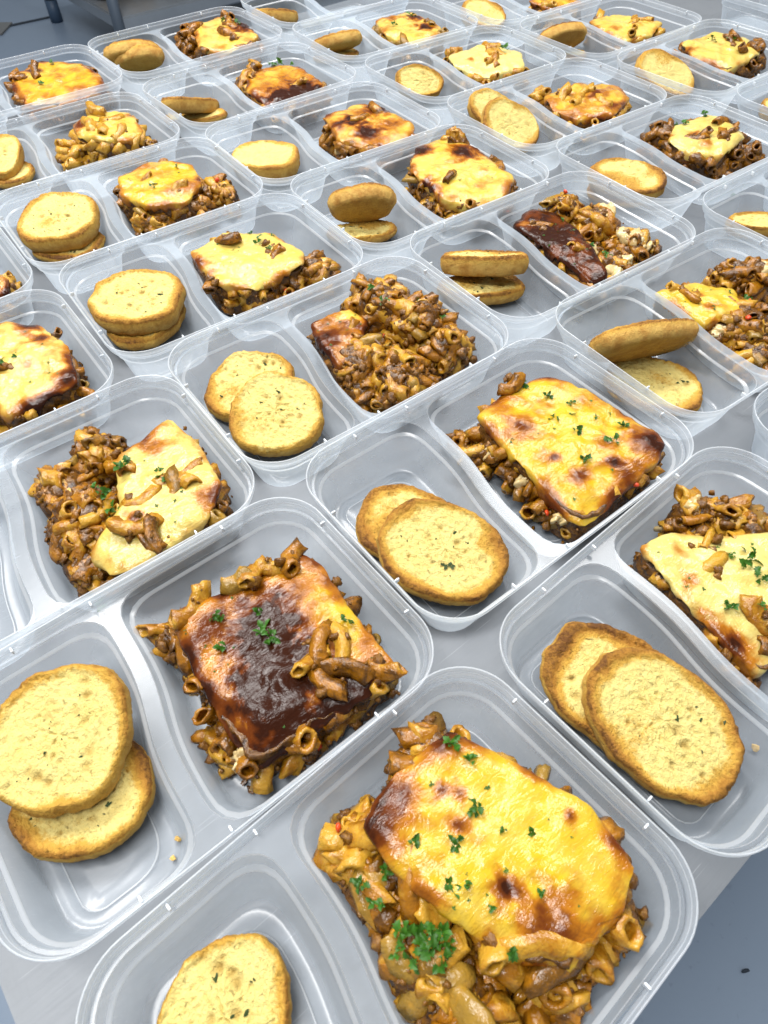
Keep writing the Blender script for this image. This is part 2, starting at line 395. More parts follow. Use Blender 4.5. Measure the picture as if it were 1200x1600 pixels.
DATA = {
'A': {'x':4.4,'y':32.9,'a':40.86,'bread':[{'p':(-67.4,30.2,20.0),'u':(0.754,0.657,0.0),'n':(0.0,0.0,1.0),'a':27.8,'b':26.1,'t':18,'k':0.35}],'bake':{'poly':[(76.7,48.9),(85.9,18.9),(98.2,-18.6),(93.7,-42.8),(75.8,-50.5),(46.1,-51.5),(29.1,-32.4),(17.4,13.4),(16.2,43.5),(39.7,50.3)],'z':43,'cream':0.12,'base':0.16,'edge':0.5,'spots':[(46.1,-13.5,5,0.95),(48.1,-35.5,14,0.62),(20.7,39.4,13,0.65),(53.0,31.1,4,0.6),(58.0,24.9,4,0.6),(49.4,14.8,5,0.55),(38.2,42.3,11,0.5),(87.1,-13.4,3,0.6),(69.2,43.4,8,0.35),(71.7,-5.0,20,-0.15)],'heaps':[(4.1,44.8,15,30),(5.3,25.6,19,30),(6.0,-5.0,20,30),(6.7,-27.4,19,26),(78.1,-57.0,10,26),(41.4,-55.6,12,20),(65.7,55.6,12,34)],'top':[],'pars':[(8.5,-8.0,10),(2.6,-6.2,8),(13.8,-6.1,9),(3.9,2.6,8),(8.2,-4.0,10),(10.1,-12.8,8),(8.1,3.4,7),(12.9,-0.9,6),(15.0,-11.4,6),(-1.6,0.3,6),(29.7,-30.1,9),(13.6,23.1,7),(2.8,28.8,7),(4.4,18.6,6),(71.9,41.1,8),(71.7,31.5,7),(58.8,16.2,6),(68.3,-6.1,6),(35.3,-3.9,5),(36.2,-15.5,5),(30.1,23.3,6),(43.3,12.6,6),(27.6,1.3,6),(60.5,1.5,4),(55.1,-24.6,4),(37.0,-63.3,6)],'cr':[(74.1,-52.7,6),(30.4,-50.3,7)],'near':1,'sl':0.0042,'mix':0,'ms':1.22}},
'B': {'x':-98.2,'y':145.3,'a':38.39,'bread':[{'p':(-61.6,18.7,34.0),'u':(0.916,-0.401,0.015),'n':(-0.083,-0.153,0.985),'a':32.7,'b':34.9,'t':17,'k':0.25},{'p':(-74.6,-7.7,16.0),'u':(0.874,-0.485,0.0),'n':(0.0,0.0,1.0),'a':37.1,'b':34.7,'t':17,'k':0.45}],'bake':{'poly':[(88.3,35.5),(93.5,18.7),(89.0,-22.8),(87.3,-58.1),(72.1,-60.4),(33.6,-54.3),(2.5,-50.8),(3.2,-27.6),(4.3,5.8),(10.5,46.2),(34.9,39.3)],'z':36,'cream':0,'base':0.42,'edge':0.45,'spots':[(48.3,5.4,17,0.75),(43.6,-17.1,20,0.75),(27.5,-32.7,20,0.95),(59.7,-50.3,13,0.9),(23.9,20.3,12,0.35),(84.9,-16.9,19,-0.3),(34.5,-53.0,9,0.35),(20.8,35.3,10,-0.2)],'heaps':[(4.1,39.4,9,26),(-1.7,-26.2,9,16),(30.6,-53.8,7,9)],'top':[(50.4,36.7),(61.3,34.3),(71.3,33.3),(82.6,30.8),(63.3,-24.0),(72.0,-28.8),(64.9,-43.7),(54.4,-41.8),(55.0,-28.8),(79.4,-55.5),(23.2,37.9)],'pars':[(21.2,5.8,12),(29.5,23.2,8),(46.4,11.9,7),(45.2,0.5,8),(44.8,-6.3,7),(83.8,-21.1,6),(59.4,-34.5,6)],'cr':[(1.9,-40.7,7),(2.9,6.0,5)],'near':1,'sl':0.0045,'mix':0,'ms':1.08}},
'C': {'x':75.1,'y':293.9,'a':37.59,'bread':[{'p':(-60.9,-25.4,27.0),'u':(0.461,-0.871,-0.172),'n':(-0.073,-0.231,0.97),'a':44.4,'b':35.5,'t':15,'k':0.5},{'p':(-70.0,6.2,14.0),'u':(-0.399,0.916,0.053),'n':(-0.021,-0.066,0.998),'a':40.2,'b':32.1,'t':14,'k':0.8}],'bake':{'poly':[(81.9,41.5),(93.9,10.5),(99.0,-51.1),(82.7,-59.3),(9.3,-64.0),(5.8,-47.1),(10.8,-4.1),(15.9,40.2),(47.9,45.5)],'z':36,'cream':0.1,'base':0.2,'edge':0.5,'spots':[(31.6,13.8,9,0.55),(85.7,-45.8,13,0.75),(55.8,-57.3,10,0.6),(30.8,-37.4,7,0.65),(28.2,-18.7,4,0.8),(54.9,-44.2,4,0.9),(62.9,-32.0,6,0.35),(60.0,-2.7,16,-0.1),(32.0,35.3,8,0.3)],'heaps':[(9.1,50.7,7,9),(9.4,26.1,9,22)],'top':[(53.3,45.5)],'pars':[(56.8,-12.4,8),(68.5,-32.1,10),(73.9,10.0,6),(53.8,5.3,7),(67.6,23.1,6),(41.2,-31.8,6),(85.9,-27.2,6),(75.6,-11.3,4),(66.2,0.1,4),(61.3,43.2,7)],'cr':[(10.7,21.3,7),(6.6,-48.0,7),(8.7,-13.1,6)],'near':1,'sl':0.0022,'mix':0,'ms':1.03}},
'D': {'x':180.2,'y':181.2,'a':40.54,'bread':[{'p':(-64.2,-13.4,28.0),'u':(0.157,-0.964,-0.215),'n':(-0.14,-0.237,0.961),'a':42.8,'b':31.5,'t':15,'k':0.55},{'p':(-62.1,7.3,16.0),'u':(-0.146,0.971,0.19),'n':(-0.123,-0.208,0.97),'a':48.5,'b':31.0,'t':14,'k':0.8}],'bake':{'poly':[(8.3,58.1),(27.2,53.8),(47.7,32.6),(76.5,10.3),(54.6,-23.1),(-8.0,-32.9),(-8.0,-6.9),(-2.8,24.6)],'z':33,'cream':0.9,'base':0.05,'edge':0.25,'spots':[(9.7,24.7,8,0.35),(-7.9,-2.6,13,0.5),(-5.3,-12.4,6,0.6),(20.3,40.3,6,0.25),(-4.4,-22.9,10,0.3)],'heaps':[(58.6,52.2,15,33),(69.6,39.2,14,33),(74.6,21.0,14,34),(19.4,-18.4,9,36)],'top':[(16.6,-14.3)],'pars':[(42.1,10.5,12),(37.8,-0.0,8),(39.2,18.9,6),(8.0,1.6,7),(16.1,-10.8,6)],'cr':[(58.8,51.6,9),(45.8,56.4,8),(67.5,30.8,8)],'near':1,'sl':0.0022,'mix':6,'ms':1.03}},
'E': {'x':-201.9,'y':258.8,'a':36.39,'bread':[],'bake':{'poly':[(93.3,33.2),(99.0,-0.1),(93.6,-41.2),(73.1,-60.5),(34.6,-64.0),(11.4,-59.9),(6.4,-39.3),(34.9,-19.1),(49.6,19.7)],'z':33,'cream':0.7,'base':0.08,'edge':0.3,'spots':[(85.4,-48.0,10,0.5),(71.5,13.7,9,0.4),(102.8,15.9,8,0.35),(38.6,-34.3,6,0.7),(81.6,20.7,12,0.2)],'heaps':[(42.7,40.8,16,32),(10.5,27.0,20,30),(6.0,-9.4,20,30),(15.9,-5.2,20,34),(1.8,-29.3,14,20)],'top':[(42.8,-54.5),(36.2,-42.4)],'pars':[(49.7,7.8,11),(30.8,-4.5,12),(33.4,-18.0,10),(66.0,-16.8,8),(29.5,7.6,6),(69.4,39.1,6),(-4.1,-56.2,8),(67.9,-8.1,5)],'cr':[(18.4,-50.4,9),(8.8,-35.6,8),(43.2,-2.9,7)],'near':1,'sl':0.0022,'mix':7,'ms':1.03}},
'F': {'x':-29.9,'y':404.8,'a':36.13,'bread':[{'p':(-60.1,-17.4,27.0),'u':(0.699,-0.715,0.002),'n':(-0.174,-0.168,0.97),'a':35.2,'b':34.5,'t':14,'k':0.25},{'p':(-71.7,26.1,20.0),'u':(-0.671,0.741,-0.031),'n':(-0.173,-0.116,0.978),'a':32.5,'b':31.8,'t':14,'k':0.4}],'bake':{'poly':[(0.8,43.2),(36.8,43.5),(38.3,19.7),(13.1,-4.6),(-8.0,-8.8),(-8.0,19.1)],'z':35,'cream':0.3,'base':0.55,'edge':0.4,'spots':[(31.4,33.1,9,-0.6),(-0.3,19.6,10,0.3)],'heaps':[(59.9,36.5,26,46),(73.5,0.7,22,44),(12.4,-3.7,26,36),(28.4,-33.8,24,32),(77.2,-26.5,18,34),(3.8,26.9,14,32),(3.2,-22.0,16,22)],'top':[],'pars':[(79.0,19.9,9),(43.6,-6.0,10),(74.7,2.2,6),(52.3,34.9,7),(53.9,20.1,6),(83.4,-14.5,5)],'cr':[],'near':1,'sl':0.0022,'mix':3,'ms':1.03}},
'G': {'x':254.9,'y':443.8,'a':34.75,'bread':[{'p':(-58.9,17.6,33.0),'u':(0.954,-0.281,-0.109),'n':(0.298,0.831,0.469),'a':51.3,'b':22.0,'t':13,'k':0.5},{'p':(-52.4,-15.5,9.0),'u':(0.552,-0.834,0.0),'n':(0.0,0.0,1.0),'a':40.6,'b':34.7,'t':14,'k':0.45}],'bake':{'poly':[(-8.0,49.5),(29.5,40.4),(47.9,13.8),(29.1,-9.4),(-8.0,-1.0),(-8.0,28.4)],'z':33,'cream':0.2,'base':0.1,'edge':0.35,'spots':[(14.5,25.1,4,0.6),(10.3,9.2,6,0.4),(-7.4,32.4,8,0.2)],'heaps':[(70.9,30.1,14,38),(83.3,18.0,16,40),(29.4,-15.0,24,34),(10.0,-5.0,14,28),(16.5,-39.2,18,26)],'top':[],'pars':[(36.5,11.3,4),(41.1,-0.5,6),(64.6,1.8,6)],'cr':[(79.5,36.4,10),(92.7,30.3,11),(85.4,12.3,11),(3.9,-6.3,7)],'near':1,'sl':0.0022,'mix':3,'ms':1.03}},
'H': {'x':148.1,'y':548.6,'a':34.75,'bread':[{'p':(-59.1,20.4,35.0),'u':(0.666,-0.736,0.125),'n':(0.186,0.325,0.927),'a':35.8,'b':17.0,'t':16,'k':0.75},{'p':(-55.1,6.5,15.0),'u':(0.869,-0.494,-0.006),'n':(0.04,0.057,0.998),'a':38.3,'b':20.0,'t':15,'k':0.7}],'bake':{'poly':[(22.0,57.0),(43.1,34.7),(25.3,-24.8),(10.8,-58.4),(-8.0,-56.9),(-8.0,-21.6),(-8.0,41.4)],'z':35,'cream':0,'base':0.9,'edge':0.5,'spots':[(-14.6,-46.9,9,-0.55),(-1.5,39.8,10,-0.4),(9.5,12.0,16,0.3)],'heaps':[(56.4,43.3,16,40),(69.8,14.4,20,35),(73.2,-30.3,20,30),(45.0,-35.5,16,24),(26.0,-18.2,14,28)],'top':[],'pars':[(29.1,-18.9,7),(35.1,-31.9,7),(42.0,1.4,6),(33.7,20.9,5)],'cr':[(78.5,27.5,9),(46.0,-41.9,9),(79.7,12.5,12),(69.8,-27.5,12),(25.1,-20.6,9),(30.5,-48.9,11),(77.2,-39.4,9)],'near':1,'sl':0.0022,'mix':3,'ms':1.03}},
'I': {'x':38.9,'y':653.9,'a':35.43,'bread':[{'p':(-58.3,15.6,33.0),'u':(0.838,-0.54,0.078),'n':(0.447,0.761,0.469),'a':31.0,'b':20.0,'t':14,'k':0.75},{'p':(-48.5,-4.6,12.0),'u':(0.924,-0.381,-0.024),'n':(0.061,0.085,0.995),'a':34.3,'b':19.0,'t':14,'k':0.55}],'bake':{'poly':[(43.0,63.3),(87.9,64.0),(89.5,7.3),(80.9,-44.5),(52.6,-62.0),(16.9,-53.2),(4.5,-26.1),(9.5,30.1)],'z':37,'cream':0.45,'base':0.12,'edge':0.4,'spots':[(43.9,53.8,10.4,1.35),(-1.5,-6.4,14.3,1.28),(71.4,20.8,14.3,1.08),(55.2,-41.0,13.0,0.2)],'heaps':[(83.9,49.1,9,47),(11.6,-9.1,14,23),(42.5,-30.2,12,26),(92.0,-15.0,10,18)],'top':[(84.0,46.5)],'pars':[],'cr':[(93.0,-17.9,8)],'near':1,'sl':0.0022,'mix':3,'ms':1.03}},
'J': {'x':-58.5,'y':768.6,'a':35.43,'bread':[{'p':(-58.4,8.4,26.0),'u':(0.728,-0.685,0.0),'n':(0.0,0.0,1.0),'a':38.9,'b':33.7,'t':20,'k':0.3}],'bake':{'poly':[(22.6,37.4),(70.8,39.0),(88.8,14.7),(89.3,-41.0),(66.3,-62.2),(28.2,-57.6),(5.4,-20.2)],'z':36,'cream':0.3,'base':0.25,'edge':0.4,'spots':[(21.6,4.0,7.8,0.68),(41.6,2.8,11.7,1.22),(76.2,9.4,11.7,1.22),(37.4,-27.3,11.7,1.22),(65.6,-29.1,10.4,0.41)],'heaps':[(23.9,29.4,10,16),(34.9,0.8,12,18),(92.0,-23.1,10,20)],'top':[],'pars':[],'cr':[(10.6,-17.9,8)],'near':0,'sl':0.0022,'mix':2,'ms':1.03}},
'K': {'x':-149.6,'y':895.1,'a':38.62,'bread':[{'p':(-54.6,29.9,27.0),'u':(0.897,0.282,-0.341),'n':(0.234,0.352,0.906),'a':54.8,'b':17.0,'t':14,'k':0.6},{'p':(-50.5,24.8,10.0),'u':(0.883,-0.47,0.0),'n':(0.0,0.0,1.0),'a':42.6,'b':18.0,'t':14,'k':0.5}],'bake':{'poly':[(17.0,39.6),(64.2,47.6),(79.1,13.3),(71.2,-44.4),(24.7,-64.0),(-6.3,-45.5),(-8.0,-1.2)],'z':33,'cream':0.2,'base':0.35,'edge':0.5,'spots':[(45.2,-42.0,18.2,1.22),(14.8,-40.2,15.6,1.22),(43.8,16.9,10,-0.2)],'heaps':[(12.7,42.9,12,30),(37.0,57.0,10,36)],'top':[],'pars':[(66.8,37.2,9),(53.1,38.0,7),(73.6,26.0,6)],'cr':[],'near':0,'sl':0.0022,'mix':2,'ms':1.03}},
'L': {'x':-248.6,'y':1035.4,'a':38.15,'bread':[{'p':(-58.7,52.3,27.0),'u':(0.923,-0.386,-0.012),'n':(0.322,0.753,0.574),'a':36.5,'b':19.0,'t':14,'k':0.6},{'p':(-39.3,34.5,20.0),'u':(0.815,-0.563,0.134),'n':(0.361,0.675,0.643),'a':34.7,'b':19.0,'t':14,'k':0.45}],'bake':{'poly':[(37.7,56.9),(84.1,64.0),(99.0,19.7),(88.5,-33.5),(38.6,-43.0),(8.9,-12.2)],'z':34,'cream':0.5,'base':0.2,'edge':0.3,'spots':[(92.1,4.6,18.2,1.22)],'heaps':[(29.0,52.8,16,36),(17.5,41.3,14,24),(92.0,57.0,10,38)],'top':[],'pars':[(88.6,23.8,8),(77.7,39.6,6)],'cr':[],'near':0,'sl':0.0022,'mix':4,'ms':1.03}},
'M': {'x':-427.4,'y':897.2,'a':36.95,'bread':[],'bake':{'poly':[(14.1,53.6),(53.8,64.0),(91.0,31.4),(94.4,-25.9),(85.2,-60.3),(41.8,-60.8),(-4.2,-42.3),(-2.5,9.8)],'z':34,'cream':0.1,'base':0.25,'edge':0.5,'spots':[(27.9,47.7,9,0.55),(35.7,36.3,6,0.8),(57.8,63.3,8,0.5),(54.8,-47.9,12,0.25)],'heaps':[(33.0,-4.9,14,20),(92.0,13.4,10,32)],'top':[(32.8,23.9)],'pars':[(77.7,61.0,7),(57.9,41.9,7),(26.9,-8.9,5)],'cr':[],'near':0,'sl':0.0022,'mix':2,'ms':1.03}},
'N': {'x':-332.8,'y':746.6,'a':36.61,'bread':[{'p':(-51.4,41.9,27.0),'u':(0.85,-0.51,-0.133),'n':(-0.036,-0.307,0.951),'a':17.0,'b':30.5,'t':18,'k':0.45},{'p':(-50.6,27.7,12.0),'u':(0.701,-0.713,0.0),'n':(0.0,0.0,1.0),'a':21.7,'b':24.6,'t':16,'k':0.6}],'bake':{'poly':[(30.1,46.6),(64.2,61.5),(92.6,39.2),(85.5,-13.1),(63.7,-25.3),(36.9,-4.2),(24.8,18.8)],'z':34,'cream':0.45,'base':0.15,'edge':0.3,'spots':[(35.4,36.3,9,0.6),(87.0,26.6,8,0.15)],'heaps':[(41.4,16.6,18,28),(13.4,26.7,14,18),(60.6,-3.9,16,22),(90.6,7.1,12,16),(63.0,60.3,5,40)],'top':[(61.3,51.0)],'pars':[(49.7,23.1,5),(36.0,56.3,5)],'cr':[(23.4,28.0,9)],'near':0,'sl':0.0022,'mix':4,'ms':1.03}},
'O': {'x':-233.8,'y':630.3,'a':35.32,'bread':[{'p':(-60.6,27.9,30.0),'u':(0.757,-0.654,-0.01),'n':(-0.06,-0.085,0.995),'a':37.4,'b':40.3,'t':18,'k':0.4},{'p':(-67.7,7.0,12.0),'u':(0.803,-0.596,0.0),'n':(0.0,0.0,1.0),'a':33.1,'b':28.2,'t':12,'k':0.6}],'bake':{'poly':[(8.9,52.2),(48.1,64.0),(78.9,33.0),(68.8,-8.4),(42.8,-27.3),(11.2,-11.2),(-3.5,22.2)],'z':35,'cream':0.15,'base':0.2,'edge':0.4,'spots':[(48.4,-8.8,12,0.3),(36.2,53.2,10,0.2)],'heaps':[(2.5,27.7,15,20),(16.0,-3.5,18,22),(52.9,-12.9,16,26),(86.4,-1.0,18,28),(91.3,-13.4,11,24)],'top':[],'pars':[(27.7,11.3,6),(61.9,34.0,4),(44.0,-35.6,6)],'cr':[(1.7,30.7,9)],'near':1,'sl':0.0022,'mix':2,'ms':1.03}},
'P': {'x':-138.3,'y':513.1,'a':35.13,'bread':[{'p':(-63.5,7.8,32.0),'u':(0.756,-0.654,-0.007),'n':(-0.04,-0.057,0.998),'a':38.6,'b':36.6,'t':17,'k':0.4},{'p':(-70.2,1.7,15.0),'u':(0.807,-0.591,0.0),'n':(0.0,0.0,1.0),'a':34.8,'b':40.2,'t':14,'k':0.4}],'bake':{'poly':[(-3.0,41.1),(34.1,49.7),(66.2,26.1),(74.9,-16.1),(65.9,-33.9),(18.7,-36.0),(-5.0,-14.2),(-8.0,16.9)],'z':35,'cream':0.55,'base':0.08,'edge':0.35,'spots':[(-6.0,19.0,12,0.35),(31.5,38.6,4,0.9),(-3.7,-0.2,8,0.3)],'heaps':[(4.6,0.7,14,20),(38.3,-18.4,18,24),(78.4,-27.3,14,30),(88.6,-30.6,9,18),(57.6,-23.7,13,26)],'top':[(29.7,31.3)],'pars':[(50.1,14.6,8),(52.4,36.2,5),(64.2,17.0,4),(50.8,-0.9,5)],'cr':[],'near':1,'sl':0.0022,'mix':3,'ms':1.03}},
'Q': {'x':-313.1,'y':363.0,'a':36.39,'bread':[],'bake':{'poly':[(36.2,62.3),(64.8,60.4),(87.8,39.7),(94.9,-1.9),(86.2,-40.6),(57.4,-45.6),(32.3,-40.9),(15.3,5.0)],'z':34,'cream':0.6,'base':0.15,'edge':0.85,'spots':[(81.1,18.2,7,0.7),(82.5,-37.8,11,0.7),(62.8,-49.6,7,0.9),(78.5,41.8,10,0.7),(64.3,-6.2,5,0.3)],'heaps':[(31.6,-18.1,14,20)],'top':[],'pars':[(46.0,-1.1,11),(58.6,4.5,4)],'cr':[],'near':1,'sl':0.0022,'mix':2,'ms':1.03}},
'S': {'x':301.1,'y':722.0,'a':35.16,'bread':[{'p':(-40.2,-6.6,29.0),'u':(0.633,-0.772,-0.066),'n':(-0.139,-0.198,0.97),'a':41.7,'b':25.6,'t':15,'k':0.8},{'p':(-56.1,0.8,12.0),'u':(0.588,-0.809,0.0),'n':(0.0,0.0,1.0),'a':34.8,'b':30.2,'t':13,'k':0.9}],'bake':{'poly':[(42.2,34.9),(98.1,33.0),(99.0,5.1),(80.1,-25.6),(30.6,-35.4),(8.3,-13.6),(12.8,18.9)],'z':36,'cream':0.75,'base':0.08,'edge':0.25,'spots':[(40.0,7.9,6,0.7),(32.8,-14.1,8,0.25)],'heaps':[(37.8,45.0,16,34),(32.0,13.6,11,24),(42.1,-20.4,16,18),(89.2,-32.8,14,26),(67.0,-28.9,14,20)],'top':[],'pars':[(85.9,31.9,9),(49.2,29.6,7),(53.2,42.3,6),(92.0,11.5,4),(36.0,-42.9,6),(29.1,-63.2,4)],'cr':[(21.6,11.2,10)],'near':0,'sl':0.0022,'mix':6,'ms':1.03}},
'T2': {'x':415.4,'y':612.1,'a':36.85,'bread':[{'p':(-46.4,36.8,18.0),'u':(-0.716,0.698,0.014),'n':(-0.063,-0.084,0.995),'a':26.4,'b':13.1,'t':14,'k':0.6}]},
'U': {'x':198.8,'y':833.8,'a':35.25,'bread':[{'p':(-50.4,-1.9,28.0),'u':(0.661,-0.636,-0.397),'n':(-0.11,-0.606,0.788),'a':36.2,'b':29.1,'t':13,'k':0.4},{'p':(-49.6,54.7,23.0),'u':(0.603,-0.684,-0.411),'n':(-0.105,-0.578,0.809),'a':32.7,'b':23.9,'t':13,'k':0.35}],'bake':{'poly':[(5.8,25.8),(63.9,32.4),(97.1,2.7),(84.4,-33.2),(37.8,-51.7),(3.7,-36.4),(-8.0,-3.5)],'z':34,'cream':0.2,'base':0.3,'edge':0.4,'spots':[(52.4,-9.2,10,0.4),(50.3,-40.2,8,0.4),(42.0,21.0,9,-0.15)],'heaps':[(27.8,52.9,12,26),(21.7,6.1,12,20),(95.5,-8.9,5,11)],'top':[],'pars':[(52.8,6.1,3)],'cr':[(17.3,-34.2,8),(44.2,-37.7,8)],'near':0,'sl':0.0022,'mix':5,'ms':1.03}},
'V': {'x':106.7,'y':951.8,'a':35.29,'bread':[{'p':(-40.1,8.8,26.0),'u':(0.842,-0.512,-0.169),'n':(-0.232,-0.628,0.743),'a':31.7,'b':20.2,'t':13,'k':0.5},{'p':(-52.6,24.3,20.0),'u':(-0.831,0.529,0.174),'n':(-0.223,-0.603,0.766),'a':24.2,'b':16.6,'t':13,'k':0.4}],'bake':{'poly':[(9.2,45.3),(77.3,49.6),(90.8,-2.8),(64.9,-36.5),(7.2,-30.8),(-4.5,15.9)],'z':32,'cream':1,'base':0.03,'edge':0.1,'spots':[(18.0,11.9,6,0.3)],'heaps':[(30.7,51.2,13,30),(33.5,22.6,11,28),(66.2,23.5,9,33)],'top':[],'pars':[(68.4,8.7,7),(47.7,-2.5,6),(82.0,17.7,5)],'cr':[],'near':0,'sl':0.0022,'mix':6,'ms':1.03}},
'W': {'x':10.1,'y':1076.9,'a':34.73,'bread':[{'p':(-44.1,31.8,27.0),'u':(0.902,-0.408,0.139),'n':(0.163,0.622,0.766),'a':36.5,'b':17.0,'t':13,'k':0.55},{'p':(-27.4,26.8,10.0),'u':(0.974,-0.227,0.0),'n':(0.0,0.0,1.0),'a':36.1,'b':15.0,'t':12,'k':0.65}],'bake':{'poly':[(12.1,44.4),(74.5,47.1),(70.7,-30.7),(41.5,-54.2),(0.5,-52.7),(-6.0,-4.1)],'z':34,'cream':0.5,'base':0.15,'edge':0.3,'spots':[(61.1,14.2,10.4,1.08),(48.8,-23.7,10.4,1.22),(29.8,31.2,11.7,0.41)],'heaps':[(29.3,46.0,8,24)],'top':[],'pars':[(60.8,24.2,8),(14.2,2.1,6)],'cr':[],'near':0,'sl':0.0022,'mix':2,'ms':1.03}},
'X': {'x':310.1,'y':1076.5,'a':36.64,'bread':[{'p':(-55.5,25.6,32.0),'u':(0.994,-0.099,-0.038),'n':(0.106,0.907,0.407),'a':47.5,'b':19.0,'t':14,'k':0.7},{'p':(-7.6,11.1,9.0),'u':(0.634,-0.774,0.0),'n':(0.0,0.0,1.0),'a':22.4,'b':14.0,'t':13,'k':0.4}],'bake':{'poly':[(5.6,42.1),(59.8,32.1),(74.0,-28.7),(34.7,-44.4),(-8.0,-33.8),(-8.0,11.2)],'z':33,'cream':0.5,'base':0.12,'edge':0.3,'spots':[(4.3,-4.8,8,0.3)],'heaps':[(42.6,57.7,9,26),(30.8,7.5,10,22)],'top':[],'pars':[(69.5,17.5,7),(71.1,-3.6,8)],'cr':[],'near':0,'sl':0.0022,'mix':4,'ms':1.03}},
'Y': {'x':412.6,'y':961.1,'a':39.14,'bread':[{'p':(-40.5,10.7,27.0),'u':(0.646,-0.673,-0.359),'n':(-0.144,-0.57,0.809),'a':43.7,'b':28.8,'t':13,'k':0.4},{'p':(-37.2,46.9,21.0),'u':(0.615,-0.703,-0.358),'n':(-0.137,-0.542,0.829),'a':28.7,'b':21.2,'t':13,'k':0.4}],'bake':{'poly':[(22.4,61.0),(90.6,54.2),(99.0,5.6),(70.0,-24.3),(3.3,-22.1),(-2.5,24.3)],'z':34,'cream':0.6,'base':0.12,'edge':0.35,'spots':[(12.8,39.7,8,0.3)],'heaps':[(86.5,-2.9,14,36),(58.7,57.0,10,28),(52.2,11.3,12,20)],'top':[],'pars':[(49.5,34.4,8),(66.8,19.4,8)],'cr':[],'near':0,'sl':0.0022,'mix':5,'ms':1.03}},
'R2': {'x':-406.6,'y':481.2,'a':36.39,'bread':[],'bake':{'poly':[(64.4,-1.5),(83.2,-10.0),(93.6,-31.0),(87.0,-47.8),(59.1,-37.6)],'z':30,'cream':0.2,'base':0.4,'edge':0.6,'spots':[],'heaps':[(92.0,-11.8,10,22)],'top':[],'pars':[],'cr':[],'near':0,'sl':0.0022,'mix':2,'ms':1.03}},
'Z': {'x':523.9,'y':849.9,'a':36.79,'bread':[{'p':(-30.5,69.9,20.0),'u':(-0.68,0.733,0.025),'n':(-0.083,-0.111,0.99),'a':16.9,'b':15.5,'t':14,'k':0.6}]},
'AA': {'x':616.4,'y':1205.4,'a':37.57,'bread':[],'bake':{'poly':[(-8.0,17.5),(-8.0,12.3),(-8.0,-28.7),(-8.0,-34.0)],'z':33,'cream':0.2,'base':0.3,'edge':0.4,'spots':[],'heaps':[(0.4,22.3,12,30)],'top':[],'pars':[],'cr':[],'near':0,'sl':0.0022,'mix':2,'ms':1.03}},
'AB': {'x':-73.2,'y':1197.9,'a':36.45,'bread':[{'p':(-43.1,74.1,20.0),'u':(0.973,-0.142,-0.18),'n':(0.221,0.361,0.906),'a':37.6,'b':16.0,'t':14,'k':0.5}]},
'AC': {'x':210.1,'y':1198.6,'a':36.72,'bread':[{'p':(-33.3,5.8,24.0),'u':(0.814,-0.566,-0.129),'n':(-0.185,-0.465,0.866),'a':35.5,'b':25.4,'t':14,'k':0.45}],'bake':{'poly':[(3.7,-7.2),(61.2,-8.9),(66.3,-61.0),(15.9,-52.6)],'z':32,'cream':0.2,'base':0.3,'edge':0.4,'spots':[],'heaps':[(47.3,-11.9,12,28)],'top':[],'pars':[],'cr':[],'near':0,'sl':0.0022,'mix':2,'ms':1.03}},
'G2': {'x':368.5,'y':337.6,'a':36.26,'bread':[]},
}

MM = .001
TA = R(39.0)                       # direction of the table's long side
TU = Vector((math.cos(TA), math.sin(TA), 0))
TV = Vector((-math.sin(TA), math.cos(TA), 0))

# ------------------------------------------------------------------ floor
FZ = -0.80
bm = bmesh.new()
bmesh.ops.create_grid(bm, x_segments=2, y_segments=2, size=12)
fl = link('floor', finish(bm, 'floor', False), None, M['floor'])
fl.location = (0, 3, FZ)
fl['kind'] = 'structure'
bm = bmesh.new()
box(bm, (0, 0, 0), (1.6, .018, .004))
jo = link('floor_joint', finish(bm, 'floor_joint', False), fl, M['joint'])
jo.location = (-2.27, .60, .003)
jo.rotation_euler = (0, 0, R(36))

# ------------------------------------------------------------------ steel table
tab = empty('steel_table', TU * -.116 + TV * -.053, TA)
tag(tab, 'brushed stainless steel work table under all the meal containers', 'table')
LU, LV = 1.75, 1.115
bm = bmesh.new()
box(bm, (LU / 2, LV / 2, -.0008), (LU, LV, .0016))
link('table_top', finish(bm, 'table_top', False), tab, M['steel'])
for nm, c, s in (('table_edge', (LU / 2, .0008, -.020), (LU, .0014, .037)), ('table_edge', (.0008, LV / 2, -.020), (.0014, LV - .006, .037)),
                 ('table_edge', (LU / 2, LV - .0008, -.020), (LU, .0014, .037)), ('table_edge', (LU - .0008, LV / 2, -.020), (.0014, LV - .006, .037))):
    bm = bmesh.new()
    box(bm, c, s, None, .0005)
    link(nm, finish(bm, nm, False), tab, M['steel'])
for x in (.06, LU - .06):
    for y in (.06, LV - .06):
        bm = bmesh.new()
        bmesh.ops.create_cone(bm, cap_ends=True, segments=20, radius1=.02, radius2=.02, depth=abs(FZ) - .004)
        o = link('leg', finish(bm, 'leg'), tab, M['leg'])
        o.location = (x, y, FZ / 2 - .002)


# ------------------------------------------------------------------ the container
CL, CW, CR, CH = 112.5, 75.35, 30.5, 42.0


def sd_rect(x, y, hl, hw, r):
    dx, dy = abs(x) - (hl - r), abs(y) - (hw - r)
    return math.hypot(max(dx, 0), max(dy, 0)) + min(max(dx, dy), 0) - r


def div_u(v):
    return -20.5 + 6.2 * math.tanh(v / 24.0)


def smax(a, b, k):
    h = max(k - abs(a - b), 0) / k
    return max(a, b) + h * h * k * .25


def comp_f(side, x, y):
    a = sd_rect(x, y, CL - 4.0, CW - 4.0, CR - 3.0)
    sl = 6.2 / 24.0 / math.cosh(y / 24.0) ** 2
    b = side * (div_u(y) - x) / math.sqrt(1 + sl * sl) + 4.0
    return smax(a, b, 19.0)


